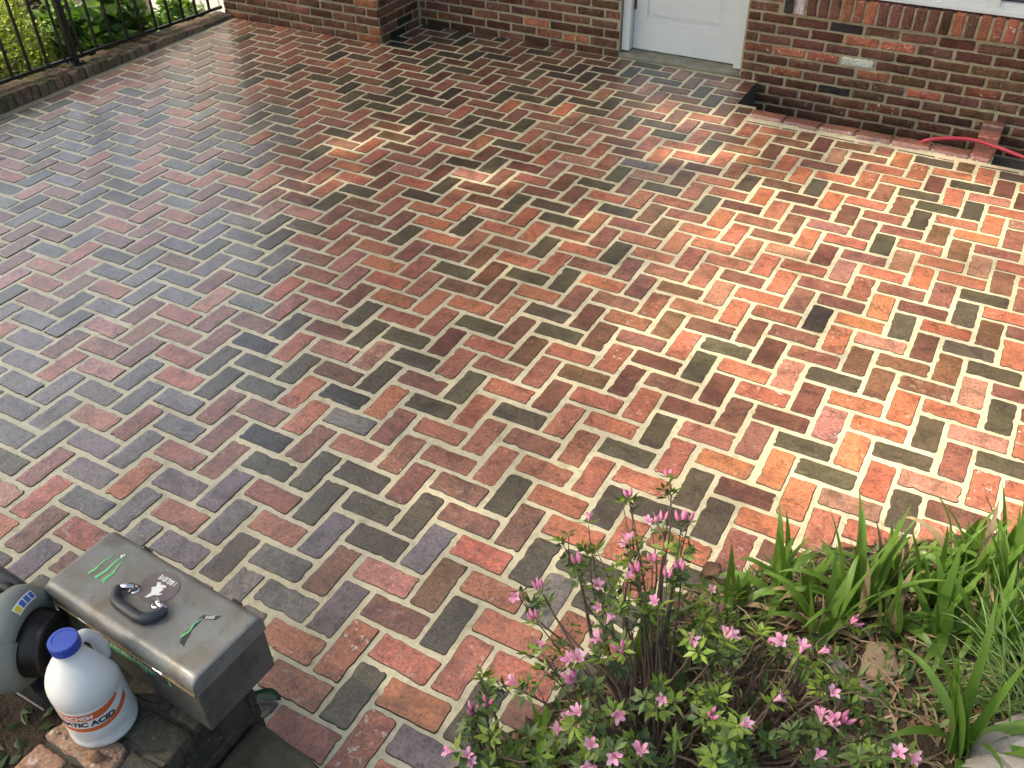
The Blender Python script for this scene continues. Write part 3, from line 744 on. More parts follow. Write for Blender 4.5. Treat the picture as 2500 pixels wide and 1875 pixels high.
o = mb.build('brick_chip', M['chip']); tag(o, 'small broken brick chip on the buff brick before the jug', 'chip')

# ------------------------------------------------------------------ toolbox
def toolbox_mat():
    t = NT('worn_toolbox_paint'); v = t.obj()
    n1 = t.noise(v, 9, 4, 0.6, 0.4); n2 = t.noise(v, 60, 4, 0.7)
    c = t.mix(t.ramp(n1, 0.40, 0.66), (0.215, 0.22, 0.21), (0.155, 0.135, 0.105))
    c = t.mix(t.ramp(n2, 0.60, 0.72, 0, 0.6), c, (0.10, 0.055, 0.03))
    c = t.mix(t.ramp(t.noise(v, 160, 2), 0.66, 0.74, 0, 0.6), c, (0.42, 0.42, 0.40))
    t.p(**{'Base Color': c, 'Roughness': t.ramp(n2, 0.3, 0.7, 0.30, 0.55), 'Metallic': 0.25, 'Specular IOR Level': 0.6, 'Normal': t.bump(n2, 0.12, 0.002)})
    return t.m
M['tool'] = toolbox_mat()
M['tool_shaded'] = plain_mat('shaded_toolbox_paint', (0.13, 0.127, 0.115), 0.45, 0.7, 18, 0.15, 80, metallic=.3, dark=(0.05, 0.04, 0.03))  # body paint darkened to carry the shade on the toolbox sides
M['brass_edge'] = plain_mat('bare_lid_edge', (0.34, 0.25, 0.15), 0.4, 0.5, 40, metallic=0.6)
M['chrome'] = plain_mat('chrome', (0.62, 0.62, 0.62), 0.14, 0.3, 40, metallic=1.0)
M['grip'] = plain_mat('grey_plastic_grip', (0.028, 0.032, 0.038), 0.38, 0.3, 30)
M['green'] = plain_mat('green_decal', (0.16, 0.52, 0.20), 0.5, 0.4, 60, dark=(0.06, 0.14, 0.07))
M['decal_dark'] = plain_mat('dark_decal', (0.03, 0.035, 0.035), 0.5, 0.4, 60)
M['decal_white'] = plain_mat('white_decal', (0.74, 0.74, 0.72), 0.5, 0.15, 60)
M['decal_plum'] = plain_mat('faded_plum_decal', (0.125, 0.098, 0.105), 0.5, 0.5, 25, dark=(0.16, 0.13, 0.12))
TBW = Matrix.Translation((0.66 * U, -14.46 * U, 3.03 * U)) @ Matrix.Rotation(math.radians(-3.2), 4, 'Z')
tb = empty('toolbox'); tb.matrix_world = TBW
tag(tb, 'worn grey steel toolbox with stickers and dark handle on the low wall', 'toolbox')
TL, TW, TH = 4.70, 1.98, 1.84                 # paving modules
hl, hw = TL / 2, TW / 2
mb = MB(U); mb.rbox(-hl + .03, hl - .03, -hw + .05, hw - .03, 0, TH - .30, .04, 2); mb.build('body', M['tool_shaded'], tb, False)
# lid: rounded long edges, open tray turned down
prof = []
R_ = 0.24
lo = TH - 0.50
prof.append((-hw, lo))
for k in range(9):
    a = math.pi - k * math.pi / 16; prof.append((-hw + R_ + R_ * math.cos(a), TH - R_ + R_ * math.sin(a)))
for k in range(9):
    a = math.pi / 2 - k * math.pi / 16; prof.append((hw - R_ + R_ * math.cos(a), TH - R_ + R_ * math.sin(a)))
prof.append((hw, lo))
mb = MB(U); n = len(prof)
xs = [(-hl, .93), (-hl + .035, .985), (-hl + .09, 1), (-hl + .14, .996), (hl - .14, .996), (hl - .09, 1), (hl - .035, .985), (hl, .93)]
for x, k in xs:
    mb.v += [(x, y * (1 if k > .95 else .985), lo + (z - lo) * k) for y, z in prof]
for i in range(len(xs) - 1):
    for k in range(n): mb.f.append((i * n + k, i * n + (k + 1) % n, i * n + n + (k + 1) % n, i * n + n + k))
mb.f.append(tuple(range(n))[::-1]); mb.f.append(tuple((len(xs) - 1) * n + k for k in range(n)))
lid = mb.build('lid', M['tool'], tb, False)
lid.data.polygons.foreach_set('use_smooth', [len(p.vertices) == 4 for p in lid.data.polygons])
mb = MB(U); mb.box(-hl + .03, hl - .03, -hw - .02, -hw + .03, lo - .02, lo + .035); mb.build('lid_lip', M['brass_edge'], lid)
hd = empty('handle', (0, 0, 0), 0, tb)
def tp(px, py, zl=TH):          # a point on the lid from its place in the picture, in toolbox coordinates (modules)
    w = at_z(px, py, 3.03 + zl); p = TBW.inverted() @ Vector((w[0] * U, w[1] * U, w[2] * U)); return (p.x / U, p.y / U)
S7 = 2212 / 540
def z7(a, b, zl=TH): return tp(80 + a / S7, 1280 + b / S7, zl)
a0, a1 = z7(1020, 655), z7(1230, 800)
pa = (a0[0], a0[1], TH); pb = (a1[0] + .02, a1[1], TH)
mid = [z7(860, 640, TH + .1), z7(830, 760, TH + .12), z7(950, 860, TH + .14), z7(1100, 940, TH + .14), z7(1240, 910, TH + .12), z7(1330, 860, TH + .1)]
grip = smooth_path([(x, y, TH + .13) for x, y in mid], 6)
mb = MB(U); mb.tube(grip, [.095 + .035 * math.sin(math.pi * i / (len(grip) - 1)) for i in range(len(grip))], 10); mb.build('grip', M['grip'], hd, True)
for q, e in ((pa, grip[0]), (pb, grip[-1])):
    mb = MB(U)
    d = (Vector(e) - Vector((q[0], q[1], TH + .12))).normalized()
    mb.tube([Vector((q[0], q[1], TH + .13)) - d * .02, Vector(e)], .075, 10)
    mb.lathe([(.13, 0), (.13, .02), (.07, .03)], 12, Matrix.Translation((q[0], q[1], TH)))
    mb.build('bracket', M['chrome'], hd, True)
for hx in (z7(1100, 240)[0], z7(1990, 780)[0]):
    mb = MB(U); mb.tube([(hx - .16, hw + .03, TH - .36), (hx + .16, hw + .03, TH - .36)], .06, 8); mb.box(hx - .14, hx + .14, hw - .005, hw + .03, TH - .5, TH - .1); mb.build('hinge', M['chrome'], tb)
for hx in (-1.2, 1.2):
    mb = MB(U); mb.rbox(hx - .16, hx + .16, -hw - .02, -hw + .05, TH - .85, TH - .45, .02); mb.build('latch', M['steel'], tb)
# stickers, flat on the metal
def sticker(name, polys, mat, z=TH + .006, parent=None):
    mb = MB(U)
    for p in polys: mb.prism(p, z - .004, z + .003)
    return mb.build(name, mat, parent or lid)
def jag(a, b, w0, w1, seed, hook=0.0):
    """a torn claw-like stroke from a (tip) to b (foot)"""
    q = random.Random(seed); n = 14
    ax, ay = a; bx, by = b; dx, dy = bx - ax, by - ay; L = math.hypot(dx, dy); nx, ny = -dy / L, dx / L
    Lp, Rp = [], []
    for i in range(n + 1):
        t = i / n; w = (w0 + (w1 - w0) * t) * (1 + q.uniform(-.3, .3)); s = .02 * math.sin(t * 9 + seed)
        Lp.append((ax + dx * t + nx * (w + s), ay + dy * t + ny * (w + s))); Rp.append((ax + dx * t + nx * (s - w), ay + dy * t + ny * (s - w)))
    Lp.append((bx + dx / L * .02 + nx * (w1 + hook), by + dy / L * .02 + ny * (w1 + hook)))
    return Lp + Rp[::-1]
strokes = [jag(z7(810, 305), z7(560, 490), .006, .035, 1, .03), jag(z7(925, 305), z7(630, 540), .010, .045, 2, .04), jag(z7(905, 375), z7(700, 580), .008, .045, 3, .03)]
sticker('green_sticker', strokes, M['green'])
sticker('green_sticker', [jag(z7(925, 302), z7(880, 330), .012, .03, 5)], M['decal_white'], TH + .012)
s2 = [z7(1480, 1150), z7(1500, 1100), z7(1560, 1050), z7(1680, 930), z7(1720, 905), z7(1840, 920), z7(1890, 915), z7(1820, 960), z7(1700, 945), z7(1640, 1010), z7(1590, 1060), z7(1540, 1150), z7(1510, 1215), z7(1520, 1230), z7(1490, 1205), z7(1470, 1180)]
sticker('torn_sticker', [s2[::-1]], M['decal_dark'])
sticker('torn_sticker', [jag(z7(1690, 940), z7(1490, 1130), .010, .028, 8)], M['green'], TH + .012)
cx, cy = z7(1268, 632)
rad = 0.44
sticker('round_sticker', [[(cx + rad * math.cos(a * .2618) * 1.04, cy + rad * math.sin(a * .2618)) for a in range(24)]], M['decal_plum'])
fig = [(1120, 730), (1180, 690), (1200, 640), (1180, 660), (1195, 630), (1230, 630), (1250, 600), (1240, 585), (1290, 585), (1275, 605), (1330, 615), (1335, 640), (1290, 640), (1310, 655), (1260, 690), (1300, 700), (1260, 715), (1215, 710), (1150, 735)]
sticker('round_sticker', [[z7(a, b) for a, b in fig]], M['decal_white'], TH + .012)
def text_mesh(body, size, shear=0.0, bold=0.0):
    cu = bpy.data.curves.new('lettering', 'FONT'); cu.body = body; cu.size = size; cu.align_x = 'CENTER'; cu.align_y = 'CENTER'
    cu.extrude = 0.0; cu.offset = bold; cu.shear = shear; cu.resolution_u = 3
    ob = bpy.data.objects.new('lettering', cu); COL.objects.link(ob)
    me = bpy.data.meshes.new_from_object(ob)
    COL.objects.unlink(ob); bpy.data.objects.remove(ob); bpy.data.curves.remove(cu)
    return [tuple(v.co) for v in me.vertices], [tuple(p.vertices) for p in me.polygons]
def flat_text(name, body, size, c, dirv, parent, mat, z, sx=1.0, bold=0.004):
    v, f = text_mesh(body, size, 0, bold); d = Vector(dirv).normalized(); nrm = Vector((-d.y, d.x))
    vv = [((c[0] + d.x * x * sx + nrm.x * y) * U, (c[1] + d.y * x * sx + nrm.y * y) * U, z * U) for x, y, _ in v]
    return mobj(name, vv, f, mat, parent)
p0, p1 = z7(1425, 600), z7(1275, 520)
flat_text('lettering', 'I BELIEVE', 0.17, z7(1352, 565), (p1[0] - p0[0], p1[1] - p0[1]), lid, M['decal_white'], TH + .014, 0.72)
sticker('torn_sticker', [jag(z7(1745 + 24 * i, 918), z7(1735 + 24 * i, 946), .008, .010, 30 + i) for i in range(4)], M['decal_white'], TH + .014)
# sticker strip on the shaded front
mb = MB(U); q = random.Random(4)
for i in range(26):
    x = -1.55 + i * .115; mb.box(x, x + .09 * q.uniform(.6, 1.2), -hw + .045, -hw + .052, .78 + q.uniform(0, .12), 1.12 + q.uniform(-.12, .05))
mb.build('front_sticker', M['green'], tb)
mb = MB(U)
for i in range(22):
    x = -1.35 + i * .125; mb.box(x, x + .05 * q.uniform(.5, 1.4), -hw + .040, -hw + .047, .96 + q.uniform(0, .05), 1.10 + q.uniform(-.03, .03))
mb.build('front_sticker', M['decal_white'], tb)

# ------------------------------------------------------------------ jug
M['jug'] = plain_mat('white_hdpe', (0.60, 0.61, 0.59), 0.42, 0.4, 14, 0.06, 90, dark=(0.52, 0.53, 0.52))
M['label_orange'] = plain_mat('orange_label', (0.58, 0.115, 0.03), 0.45, 0.15, 30)
M['label_white'] = plain_mat('white_label', (0.66, 0.65, 0.62), 0.5, 0.2, 25)
M['ink'] = plain_mat('label_ink', (0.03, 0.03, 0.03), 0.5)
M['print_grey'] = plain_mat('grey_print', (0.34, 0.33, 0.32), 0.5)
M['cap'] = plain_mat('blue_cap', (0.03, 0.065, 0.36), 0.42, 0.25, 30)
jug = empty('acid_jug', (0.72 * U, -16.42 * U, 3.04 * U)); jug.scale = (1, 1, .87); tag(jug, 'white plastic acid jug with orange label and blue cap', 'jug')
JR, JH = 0.70, 3.25
ca = math.atan2(-21.5 + 16.6, 13.85 - .93)            # bearing of the camera seen from the jug
nv_ = 48
prof = [(.60, 0), (.66, .03), (.695, .10), (.70, .2), (.685, .24), (.685, 1.55), (.70, 1.60), (.70, 1.82), (.685, 1.95), (.645, 2.10), (.57, 2.28), (.46, 2.48), (.34, 2.66), (.26, 2.79), (.235, 2.86), (.235, 3.02)]
mb = MB(U); mb.lathe(prof, nv_)
body_v = []
ha = ca + math.radians(118)                             # handle side
for (x, y, z) in mb.v:
    a = math.atan2(y, x); r_ = math.hypot(x, y)
    da = (a - ha + math.pi) % (2 * math.pi) - math.pi
    if 1.5 < z < 2.80:                                   # hollow behind the handle
        k = math.exp(-(da / .62) ** 2) * math.sin(math.pi * (z - 1.5) / 1.3)
        r2 = r_ * (1 - .42 * k)
        x, y = r2 * math.cos(a), r2 * math.sin(a)
    body_v.append((x, y, z))
mb.v = body_v
mb.build('body', M['jug'], jug, True)
hv = Vector((math.cos(ha), math.sin(ha), 0))
pth = smooth_path([tuple(hv * .22 + Vector((0, 0, 2.86))), tuple(hv * .40 + Vector((0, 0, 2.82))), tuple(hv * .57 + Vector((0, 0, 2.50))), tuple(hv * .62 + Vector((0, 0, 2.15))), tuple(hv * .62 + Vector((0, 0, 1.70)))], 5)
mb = MB(U); mb.tube(pth, [.135 for i in range(len(pth))], 12); mb.build('handle', M['jug'], jug, True)
mb = MB(U); cp = [(.275, 2.98), (.29, 3.0), (.29, 3.24), (.275, 3.27), (.21, 3.275), (.205, 3.262), (0.001, 3.262)]
mb.lathe(cp, 40)
mb.v = [((x * (1 + (.018 if (i % 40) % 2 else 0)) if 2.99 < z < 3.25 else x), (y * (1 + (.018 if (i % 40) % 2 else 0)) if 2.99 < z < 3.25 else y), z) for i, (x, y, z) in enumerate(mb.v)]
mb.build('cap', M['cap'], jug, False)
def wrap(verts, R):            # (arc along the side, height) onto the jug, arc measured anticlockwise from the camera bearing
    return [(R * math.cos(ca + s / .7) * U, R * math.sin(ca + s / .7) * U, z * U) for s, z in verts]
def band(name, top, bot, s0, s1, mat, R, n=40):
    v = []; f = []
    for i in range(n + 1):
        s = s0 + (s1 - s0) * i / n; t = i / n
        v += [(s, bot(t)), (s, top(t))]
    for i in range(n): f.append((2 * i, 2 * i + 2, 2 * i + 3, 2 * i + 1))
    return mobj(name, wrap(v, R), f, mat, jug, True)
band('label', lambda t: 1.54, lambda t: .28, -1.25, .80, M['label_white'], .689)
band('label_stripe', lambda t: 1.44 + .10 * max(0, (t - .5) / .5) ** 2, lambda t: 1.20 + .26 * max(0, (t - .6) / .4) ** 2.0, -1.22, .42, M['label_orange'], .692)
band('label_stripe', lambda t: .92 + .40 * max(0, (t - .5) / .5) ** 2.2, lambda t: .78 + .30 * max(0, (t - .5) / .5) ** 2.2, -1.22, .62, M['label_orange'], .692)
def wrap_text(body, size, s, z, mat, slope=0.0, sx=1.0, bold=.004, R=.695):
    v, f = text_mesh(body, size, 0.15, bold)
    # subdivide is not needed: letters are small against the curve
    return mobj('lettering', wrap([(s + x * sx, z + y + slope * x * sx) for x, y, _ in v], R), f, mat, jug)
wrap_text('TRANSCHEM', .19, -.68, 1.315, M['label_white'], .0, .9, .006)
wrap_text('MURIATIC ACID', .225, -.54, 1.06, M['ink'], .02, .93, .012)
for i, (a, b, z) in enumerate(((-.30, .12, .945), (-.05, .14, .915), (-.75, -.30, .70), (-.72, -.33, .65), (-.75, .10, .58), (-.75, .30, .53), (-.75, .36, .48), (-.75, .40, .43), (-.7, .30, .38))):
    band('fine_print', lambda t, z=z, i=i: z + .008 + (.10 * t * t if i > 3 else .05 * t if i < 2 else 0), lambda t, z=z, i=i: z - .004 + (.10 * t * t if i > 3 else .05 * t if i < 2 else 0), a, b, M['print_grey'], .6925, 24)

# ------------------------------------------------------------------ blower
M['blower'] = plain_mat('grey_blower_plastic', (0.17, 0.195, 0.175), 0.42, 0.3, 12, 0.1, 120, dark=(0.09, 0.10, 0.095))
M['rubber'] = plain_mat('black_plastic', (0.012, 0.012, 0.013), 0.38, 0.4, 30, 0.3, 120)
M['sticker_blue'] = plain_mat('blue_sign', (0.03, 0.12, 0.40), 0.5)
M['sticker_yellow'] = plain_mat('yellow_sign', (0.62, 0.50, 0.03), 0.5)
bl = empty('leaf_blower', (-1.62 * U, -16.25 * U, 2.4 * U)); tag(bl, 'grey leaf blower with black ribbed intake behind the jug', 'leaf blower')
# fan axis looks right and towards the viewer
AX = Vector((0.90, 0.40, -0.08)).normalized()
QB = AX.to_track_quat('Z', 'Y').to_matrix().to_4x4()
CB = Vector((-.05, -.05, 1.72))
mbx = Matrix.Translation(CB) @ QB
mb = MB(U); n = 40; m = 12
for i in range(n + 1):
    a = 2 * math.pi * i / n; grow = .95 + .22 * (i / n)
    for k in range(m):
        b = 2 * math.pi * k / m
        rr_ = .78 * grow + (.34) * math.cos(b); zz = .40 * math.sin(b)
        mb.v.append(tuple(mbx @ Vector((rr_ * math.cos(a + 2.2), rr_ * math.sin(a + 2.2), zz))))
for i in range(n):
    for k in range(m): mb.f.append((i * m + k, i * m + (k + 1) % m, (i + 1) * m + (k + 1) % m, (i + 1) * m + k))
vol = mb.build('fan_housing', M['blower'], bl, True)
mb = MB(U); mb.lathe([(.95, -.36), (.95, -.05), (.7, .3), (.5, .36)], 32, mbx); mb.build('housing_plate', M['blower'], bl, True)
mb = MB(U); pr = []
for i in range(11):
    z = .22 + i * .055; pr += [(.76 - i * .006, z), (.70 - i * .006, z + .028)]
pr += [(.52, .84), (.40, .70), (.05, .66)]
mb.lathe(pr, 36, mbx); mb.build('intake', M['rubber'], bl, True)
mb = MB(U); fwd = QB.to_3x3() @ Vector((math.cos(2.2), math.sin(2.2), 0)); tan = QB.to_3x3() @ Vector((-math.sin(2.2), math.cos(2.2), 0))
mb.tube([tuple(CB + Vector((-.3, .70, -.15))), tuple(CB + Vector((-1.2, .85, -.10))), tuple(CB + Vector((-3.0, 1.0, -.1)))], [.36, .32, .28], 16); mb.build('outlet_tube', M['rubber'], bl, True)
mb = MB(U)
mb.rbox(-1.3, -.35, -.55, .65, .6, 1.75, .2, 3); mb.build('engine_cover', M['blower'], bl, True)
mb = MB(U); mb.tube(smooth_path([tuple(CB + Vector((-.9, .1, .2))), tuple(CB + Vector((-1.0, .4, .62))), tuple(CB + Vector((-.7, .6, .70))), tuple(CB + Vector((-.3, .5, .45)))], 6), .13, 10); mb.build('handle', M['rubber'], bl, True)
mb = MB(U); mb.tube([(-.1, -.1, .06), (-.1, -.1, .7)], .25, 12); mb.rbox(-.9, .6, -.55, .5, .0, .14, .05); mb.build('foot', M['rubber'], bl)
# warning sticker on the housing
def on_housing(s, w, d0=0.012):
    a = 2.2 + s; b = .9 + w
    rr_ = .78 * (.95 + .22 * ((s % (2 * math.pi)) / (2 * math.pi))) + (.34 + d0) * math.cos(b); zz = (.40 + d0) * math.sin(b)
    p = mbx @ Vector((rr_ * math.cos(a), rr_ * math.sin(a), zz)); return (p.x * U, p.y * U, p.z * U)
def patch(name, s0, s1, w0, w1, mat, d0):
    v = []; f = []; nn = 8
    for i in range(nn + 1):
        for k in range(5): v.append(on_housing(s0 + (s1 - s0) * i / nn, w0 + (w1 - w0) * k / 4, d0))
    for i in range(nn):
        for k in range(4): a = i * 5 + k; f.append((a, a + 5, a + 6, a + 1))
    return mobj(name, v, f, mat, bl, True)
SB = 5.1
ws = patch('warning_sticker', SB, SB + .62, -.28, .28, M['decal_white'], .008)
for i, mt in enumerate(('sticker_blue', 'sticker_blue', 'sticker_blue', 'sticker_yellow')):
    patch('pictogram', SB + .03 + i * .15, SB + .15 + i * .15, -.2, .2, M[mt], .013)

# ------------------------------------------------------------------ leaves
def leaf_cloud(name, P, D, Nn, length, width, mat, parent=None, fold=0.25, seed=1):
    """P leaf bases, D unit directions, Nn unit 'up' normals, arrays (n,3); each leaf is two folded halves"""
    rs = np.random.RandomState(seed); n = len(P)
    L = length * rs.uniform(.7, 1.25, (n, 1)); W = width * rs.uniform(.75, 1.2, (n, 1))
    S = np.cross(D, Nn); S /= np.linalg.norm(S, axis=1)[:, None] + 1e-9
    Nn = np.cross(S, D)
    mid = P + D * L * .5 - Nn * W * fold
    tip = P + D * L - Nn * L * rs.uniform(-.05, .18, (n, 1))
    a = P + D * L * .48 + S * W * .5; b = P + D * L * .48 - S * W * .5
    V = np.stack([P, a, tip, b, mid], 1).reshape(-1, 3)
    i = np.arange(n) * 5
    F = np.concatenate([np.stack([i, i + 1, i + 2, i + 4], 1), np.stack([i, i + 4, i + 2, i + 3], 1)])
    me = bpy.data.meshes.new(name)
    me.vertices.add(len(V)); me.vertices.foreach_set('co', V.ravel())
    me.loops.add(len(F) * 4); me.loops.foreach_set('vertex_index', F.ravel().astype(np.int32))
    me.polygons.add(len(F)); me.polygons.foreach_set('loop_start', np.arange(len(F), dtype=np.int32) * 4)
    me.materials.append(mat); me.update(calc_edges=True); me.validate()
    o = put(bpy.data.objects.new(name, me), parent)
    if parent is not None: o['kind'] = 'stuff'
    return o
def rand_unit(rs, n):
    v = rs.normal(size=(n, 3)); return v / np.linalg.norm(v, axis=1)[:, None]
M['tree_leaf'] = leaf_mat('tree_leaf', (0.045, 0.09, 0.02), (0.10, 0.15, 0.03), 0.3)
M['bark'] = plain_mat('bark', (0.12, 0.09, 0.065), 0.9, 0.6, 14, 0.9, 40, bdist=0.02)
# ------------------------------------------------------------------ the tree whose crown shades the patio (out of the picture, above)
def sunlight(x, y):          # share of the sun that gets through the crown to a spot on the patio (paving modules)
    sg = lambda t: 1 / (1 + math.exp(-t))
    b = 0.035 + 0.56 * sg((x - 2.5) / 2.6) * (0.45 + 0.55 * sg((y + 5) / 2.0)) + 0.12 * sg((x + 14) / 2.5) * sg((y - 6) / 2.5) * sg(-(x - 4) / 3)
    for cx, cy, rx, ry, a in ((-15.6, 13.0, 1.6, 4.6, .75), (-8.0, 15.2, 1.7, 2.8, .7), (-12.0, 17.0, 3.0, 1.3, .4), (-2.0, 26.3, 2.4, 1.1, .75), (0.6, 21.8, 3.6, 1.4, .65), (5.5, 13.6, 2.6, 5.0, .5),
                              (11.0, 15.0, 5.5, 3.2, .4), (14.5, 21.5, 4.5, 3.2, .35), (4.8, 6.1, 1.6, 1.8, .3), (10.2, 6.9, 3.2, 2.6, .3), (14.4, 3.6, 3.2, 3.0, .4), (-1.5, 12.0, 1.2, 2.0, .3), (-18.0, 19.5, 1.4, 2.4, .3), (9.5, 25.6, 4.0, 1.2, .3), (20, 0, 5, 5, .3)):
        q = ((x - cx) / rx) ** 2 + ((y - cy) / ry) ** 2
        b += a * math.exp(-q * .9)
    b *= 1 - .93 * sg((y - (28.7 if x < 0 else 27.3)) / .35)
    return min(max(b, .03), 0.97)
tree = tag(empty('shade_tree', (-6.9, -2.3, -2.6 * U)), 'tall broad tree standing outside the fence and shading the patio', 'tree')
TI = Matrix.Translation((6.9, 2.3, 2.6 * U))
rs = np.random.RandomState(5)
NC = 92000
g = np.c_[rs.uniform(-4.3, 5.2, NC), rs.uniform(-3.6, 5.0, NC)]
d2 = ((g[:, 0] + .2) / 5.4) ** 2 + ((g[:, 1] - .7) / 4.3) ** 2
keep = d2 < 1.25 + .25 * np.sin(g[:, 0] * 2.1) * np.sin(g[:, 1] * 2.7)
g = g[keep]; d2 = d2[keep]
lam = 3.4
T = np.array([sunlight(x / U, y / U) for x, y in g])
g = g[rs.uniform(size=len(g)) < np.minimum(1, -np.log(T) / lam)]
h = 6.9 + rs.uniform(-1, 1, len(g)) * (0.7 + 1.3 * np.sqrt(np.clip(1.3 - (((g[:, 0] + .2) / 5.4) ** 2 + ((g[:, 1] - .7) / 4.3) ** 2), .05, 1)))
P = np.c_[g[:, 0], g[:, 1], np.zeros(len(g))] + np.array(SUN)[None] * (h / SUN.z)[:, None]
D = rand_unit(rs, len(P)); D[:, 2] = -np.abs(D[:, 2]) * .6; D /= np.linalg.norm(D, axis=1)[:, None]
Nn = rand_unit(rs, len(P)); Nn[:, 2] = np.abs(Nn[:, 2]) + .6; Nn /= np.linalg.norm(Nn, axis=1)[:, None]
o = leaf_cloud('crown', P, D, Nn, .13, .085, M['tree_leaf'], tree, .15, 3); o.matrix_local = TI
mb = MB(1.0)
base = Vector((-6.9, -2.3, -2.6 * U))
fork = Vector((-6.7, -1.7, 3.6))
mb.tube(smooth_path([tuple(base), (-6.95, -2.2, 1.2), (-6.8, -1.95, 2.4), tuple(fork)], 6), [.30 - .10 * i / 18 for i in range(19)], 12)
q = random.Random(9)
for i in range(16):
    a = i * 2.4 + q.uniform(-.3, .3); rr_ = q.uniform(1.2, 4.0)
    e = Vector((-5.7 + math.cos(a) * rr_ * 1.1, 1.3 + math.sin(a) * rr_ * .95, 6.9 + q.uniform(-.6, .9)))
    m1 = fork.lerp(e, .4) + Vector((q.uniform(-.3, .3), q.uniform(-.3, .3), .5))
    pth = smooth_path([tuple(fork), tuple(m1), tuple(e)], 6)
    mb.tube(pth, [.10 * (1 - .85 * k / (len(pth) - 1)) + .01 for k in range(len(pth))], 7)
o = mb.build('trunk', M['bark'], tree, True); o.matrix_local = TI

# ------------------------------------------------------------------ shrubs and gate beyond the fence
M['lime_leaf'] = leaf_mat('yellow_green_leaf', (0.17, 0.26, 0.035), (0.42, 0.46, 0.10), .4)
M['broad_leaf'] = leaf_mat('broad_green_leaf', (0.06, 0.14, 0.02), (0.17, 0.28, 0.045), .35)
M['dull_leaf'] = leaf_mat('dull_green_leaf', (0.03, 0.06, 0.018), (0.08, 0.11, 0.03), .3)
M['twig'] = plain_mat('grey_brown_twig', (0.10, 0.075, 0.05), 0.9, 0.5, 60, 0.4, 200)
def shrub(name, label, c, rx, ry, hgt, n, ll, lw, mat, seed, hole=.35):
    rs = np.random.RandomState(seed)
    root = tag(empty(name, (c[0] * U, c[1] * U, -2.6 * U)), label, 'shrub', 'shrubs beyond the fence')
    # leaf sprays on the ends of many twigs
    nt = n // 14; tw = MB(U); tips = []
    for i in range(nt):
        a = rs.uniform(0, 2 * math.pi); e = rs.uniform(0, 1) ** .55; rad = rs.uniform(.35, 1.0) ** .6
        zz = hgt * (.12 + .88 * e * math.sqrt(max(.05, 1 - (rad * .85) ** 2)))
        p = Vector((math.cos(a) * rx * rad, math.sin(a) * ry * rad, zz))
        if noise.noise(Vector((p.x * .55, p.y * .55, p.z * .55)) + Vector((seed, 0, 0))) < -hole: continue
        tips.append(p)
        if i % 4 == 0:
            b = Vector((p.x * .15, p.y * .15, 0)); m1 = b.lerp(p, .6) + Vector((0, 0, .12 * hgt))
            tw.tube([tuple(b), tuple(m1), tuple(p)], [.10, .06, .025], 5)
    tw.build('stems', M['twig'], root, True)
    P, D, Nn = [], [], []
    for p in tips:
        for k in range(14):
            d = Vector(rs.normal(size=3)); d.z = d.z * .5 + .15; d.normalize()
            P.append([(p[j] + rs.normal() * ll / U * .55) * U for j in range(3)]); D.append(tuple(d))
            nn = Vector(rs.normal(size=3)) * .6 + Vector((.1, -.1, 1)); nn.normalize(); Nn.append(tuple(nn))
    leaf_cloud('foliage', np.array(P), np.array(D), np.array(Nn), ll, lw, mat, root, .2, seed)
    return root
shrub('lime_shrub', 'sunlit yellow green small leaved shrub left of the fence post', (-45.5, 13.0), 5.2, 5.0, 7.5, 9000, .045, .026, M['lime_leaf'], 11)
shrub('lime_shrub', 'yellow green shrub behind the fence in the top left corner', (-43.5, 5.5), 4.0, 4.0, 7.5, 5000, .045, .026, M['lime_leaf'], 12)
shrub('broad_leaved_shrub', 'bright green broad leaved shrub right of the fence post', (-42.6, 20.6), 2.6, 2.9, 6.0, 2300, .11, .075, M['broad_leaf'], 13)
shrub('dark_shrub', 'dull green tall shrub farthest behind the fence', (-56, 18), 8, 9, 9, 8000, .07, .045, M['dull_leaf'], 14, .2)
shrub('broad_leaved_shrub', 'small leafy shrub before the white board gate', (-41.5, 27.0), 1.3, 1.6, 3.6, 500, .09, .06, M['broad_leaf'], 15)
shrub('dark_shrub', 'dull green shrub mass behind the yellow green shrubs', (-56, 4), 8, 8, 9, 7000, .07, .045, M['dull_leaf'], 16, .2)
# dead stems and straw on the ground under them
mb = MB(U); q = random.Random(17)
for i in range(420):
    x, y = q.uniform(-47, -39.3), q.uniform(4, 29); a = q.uniform(0, math.pi); L = q.uniform(.4, 2.4)
    z = -2.5 + q.uniform(0, .9) * (1 if q.random() < .4 else .2)
    mb.tube([(x, y, z), (x + math.cos(a) * L * .5, y + math.sin(a) * L * .5, z + q.uniform(0, .5)), (x + math.cos(a) * L, y + math.sin(a) * L, z + q.uniform(-.1, .5))], [.05, .04, .02], 4)
M['straw'] = plain_mat('dry_straw', (0.30, 0.22, 0.12), 0.9, 0.6, 20, coords='pos', dark=(0.10, 0.07, 0.04))
tag(mb.build('dead_stems', M['straw']), 'dry stems and straw littering the ground behind the fence', 'litter', None, 'stuff')
gate = tag(empty('white_gate', (-43 * U, 32 * U, -2.6 * U)), 'white vertical board gate beyond the fence beside the house', 'gate')
GI = Matrix.Translation((43 * U, -32 * U, 2.6 * U))
for i in range(6):
    mb = MB(U); x = -38.4 - 2.0 * (i + 1); mb.rbox(x + .03, x + 1.97, 32, 32.25, -2.3, 14, .03, 1); o = mb.build('board', M['white_board'], gate); o.matrix_local = GI
mb = MB(U); mb.box(-50.4, -38.4, 32.27, 32.6, -.9, -.3); mb.box(-50.4, -38.4, 32.27, 32.6, 12, 12.6); o = mb.build('rail', M['white_board'], gate); o.matrix_local = GI

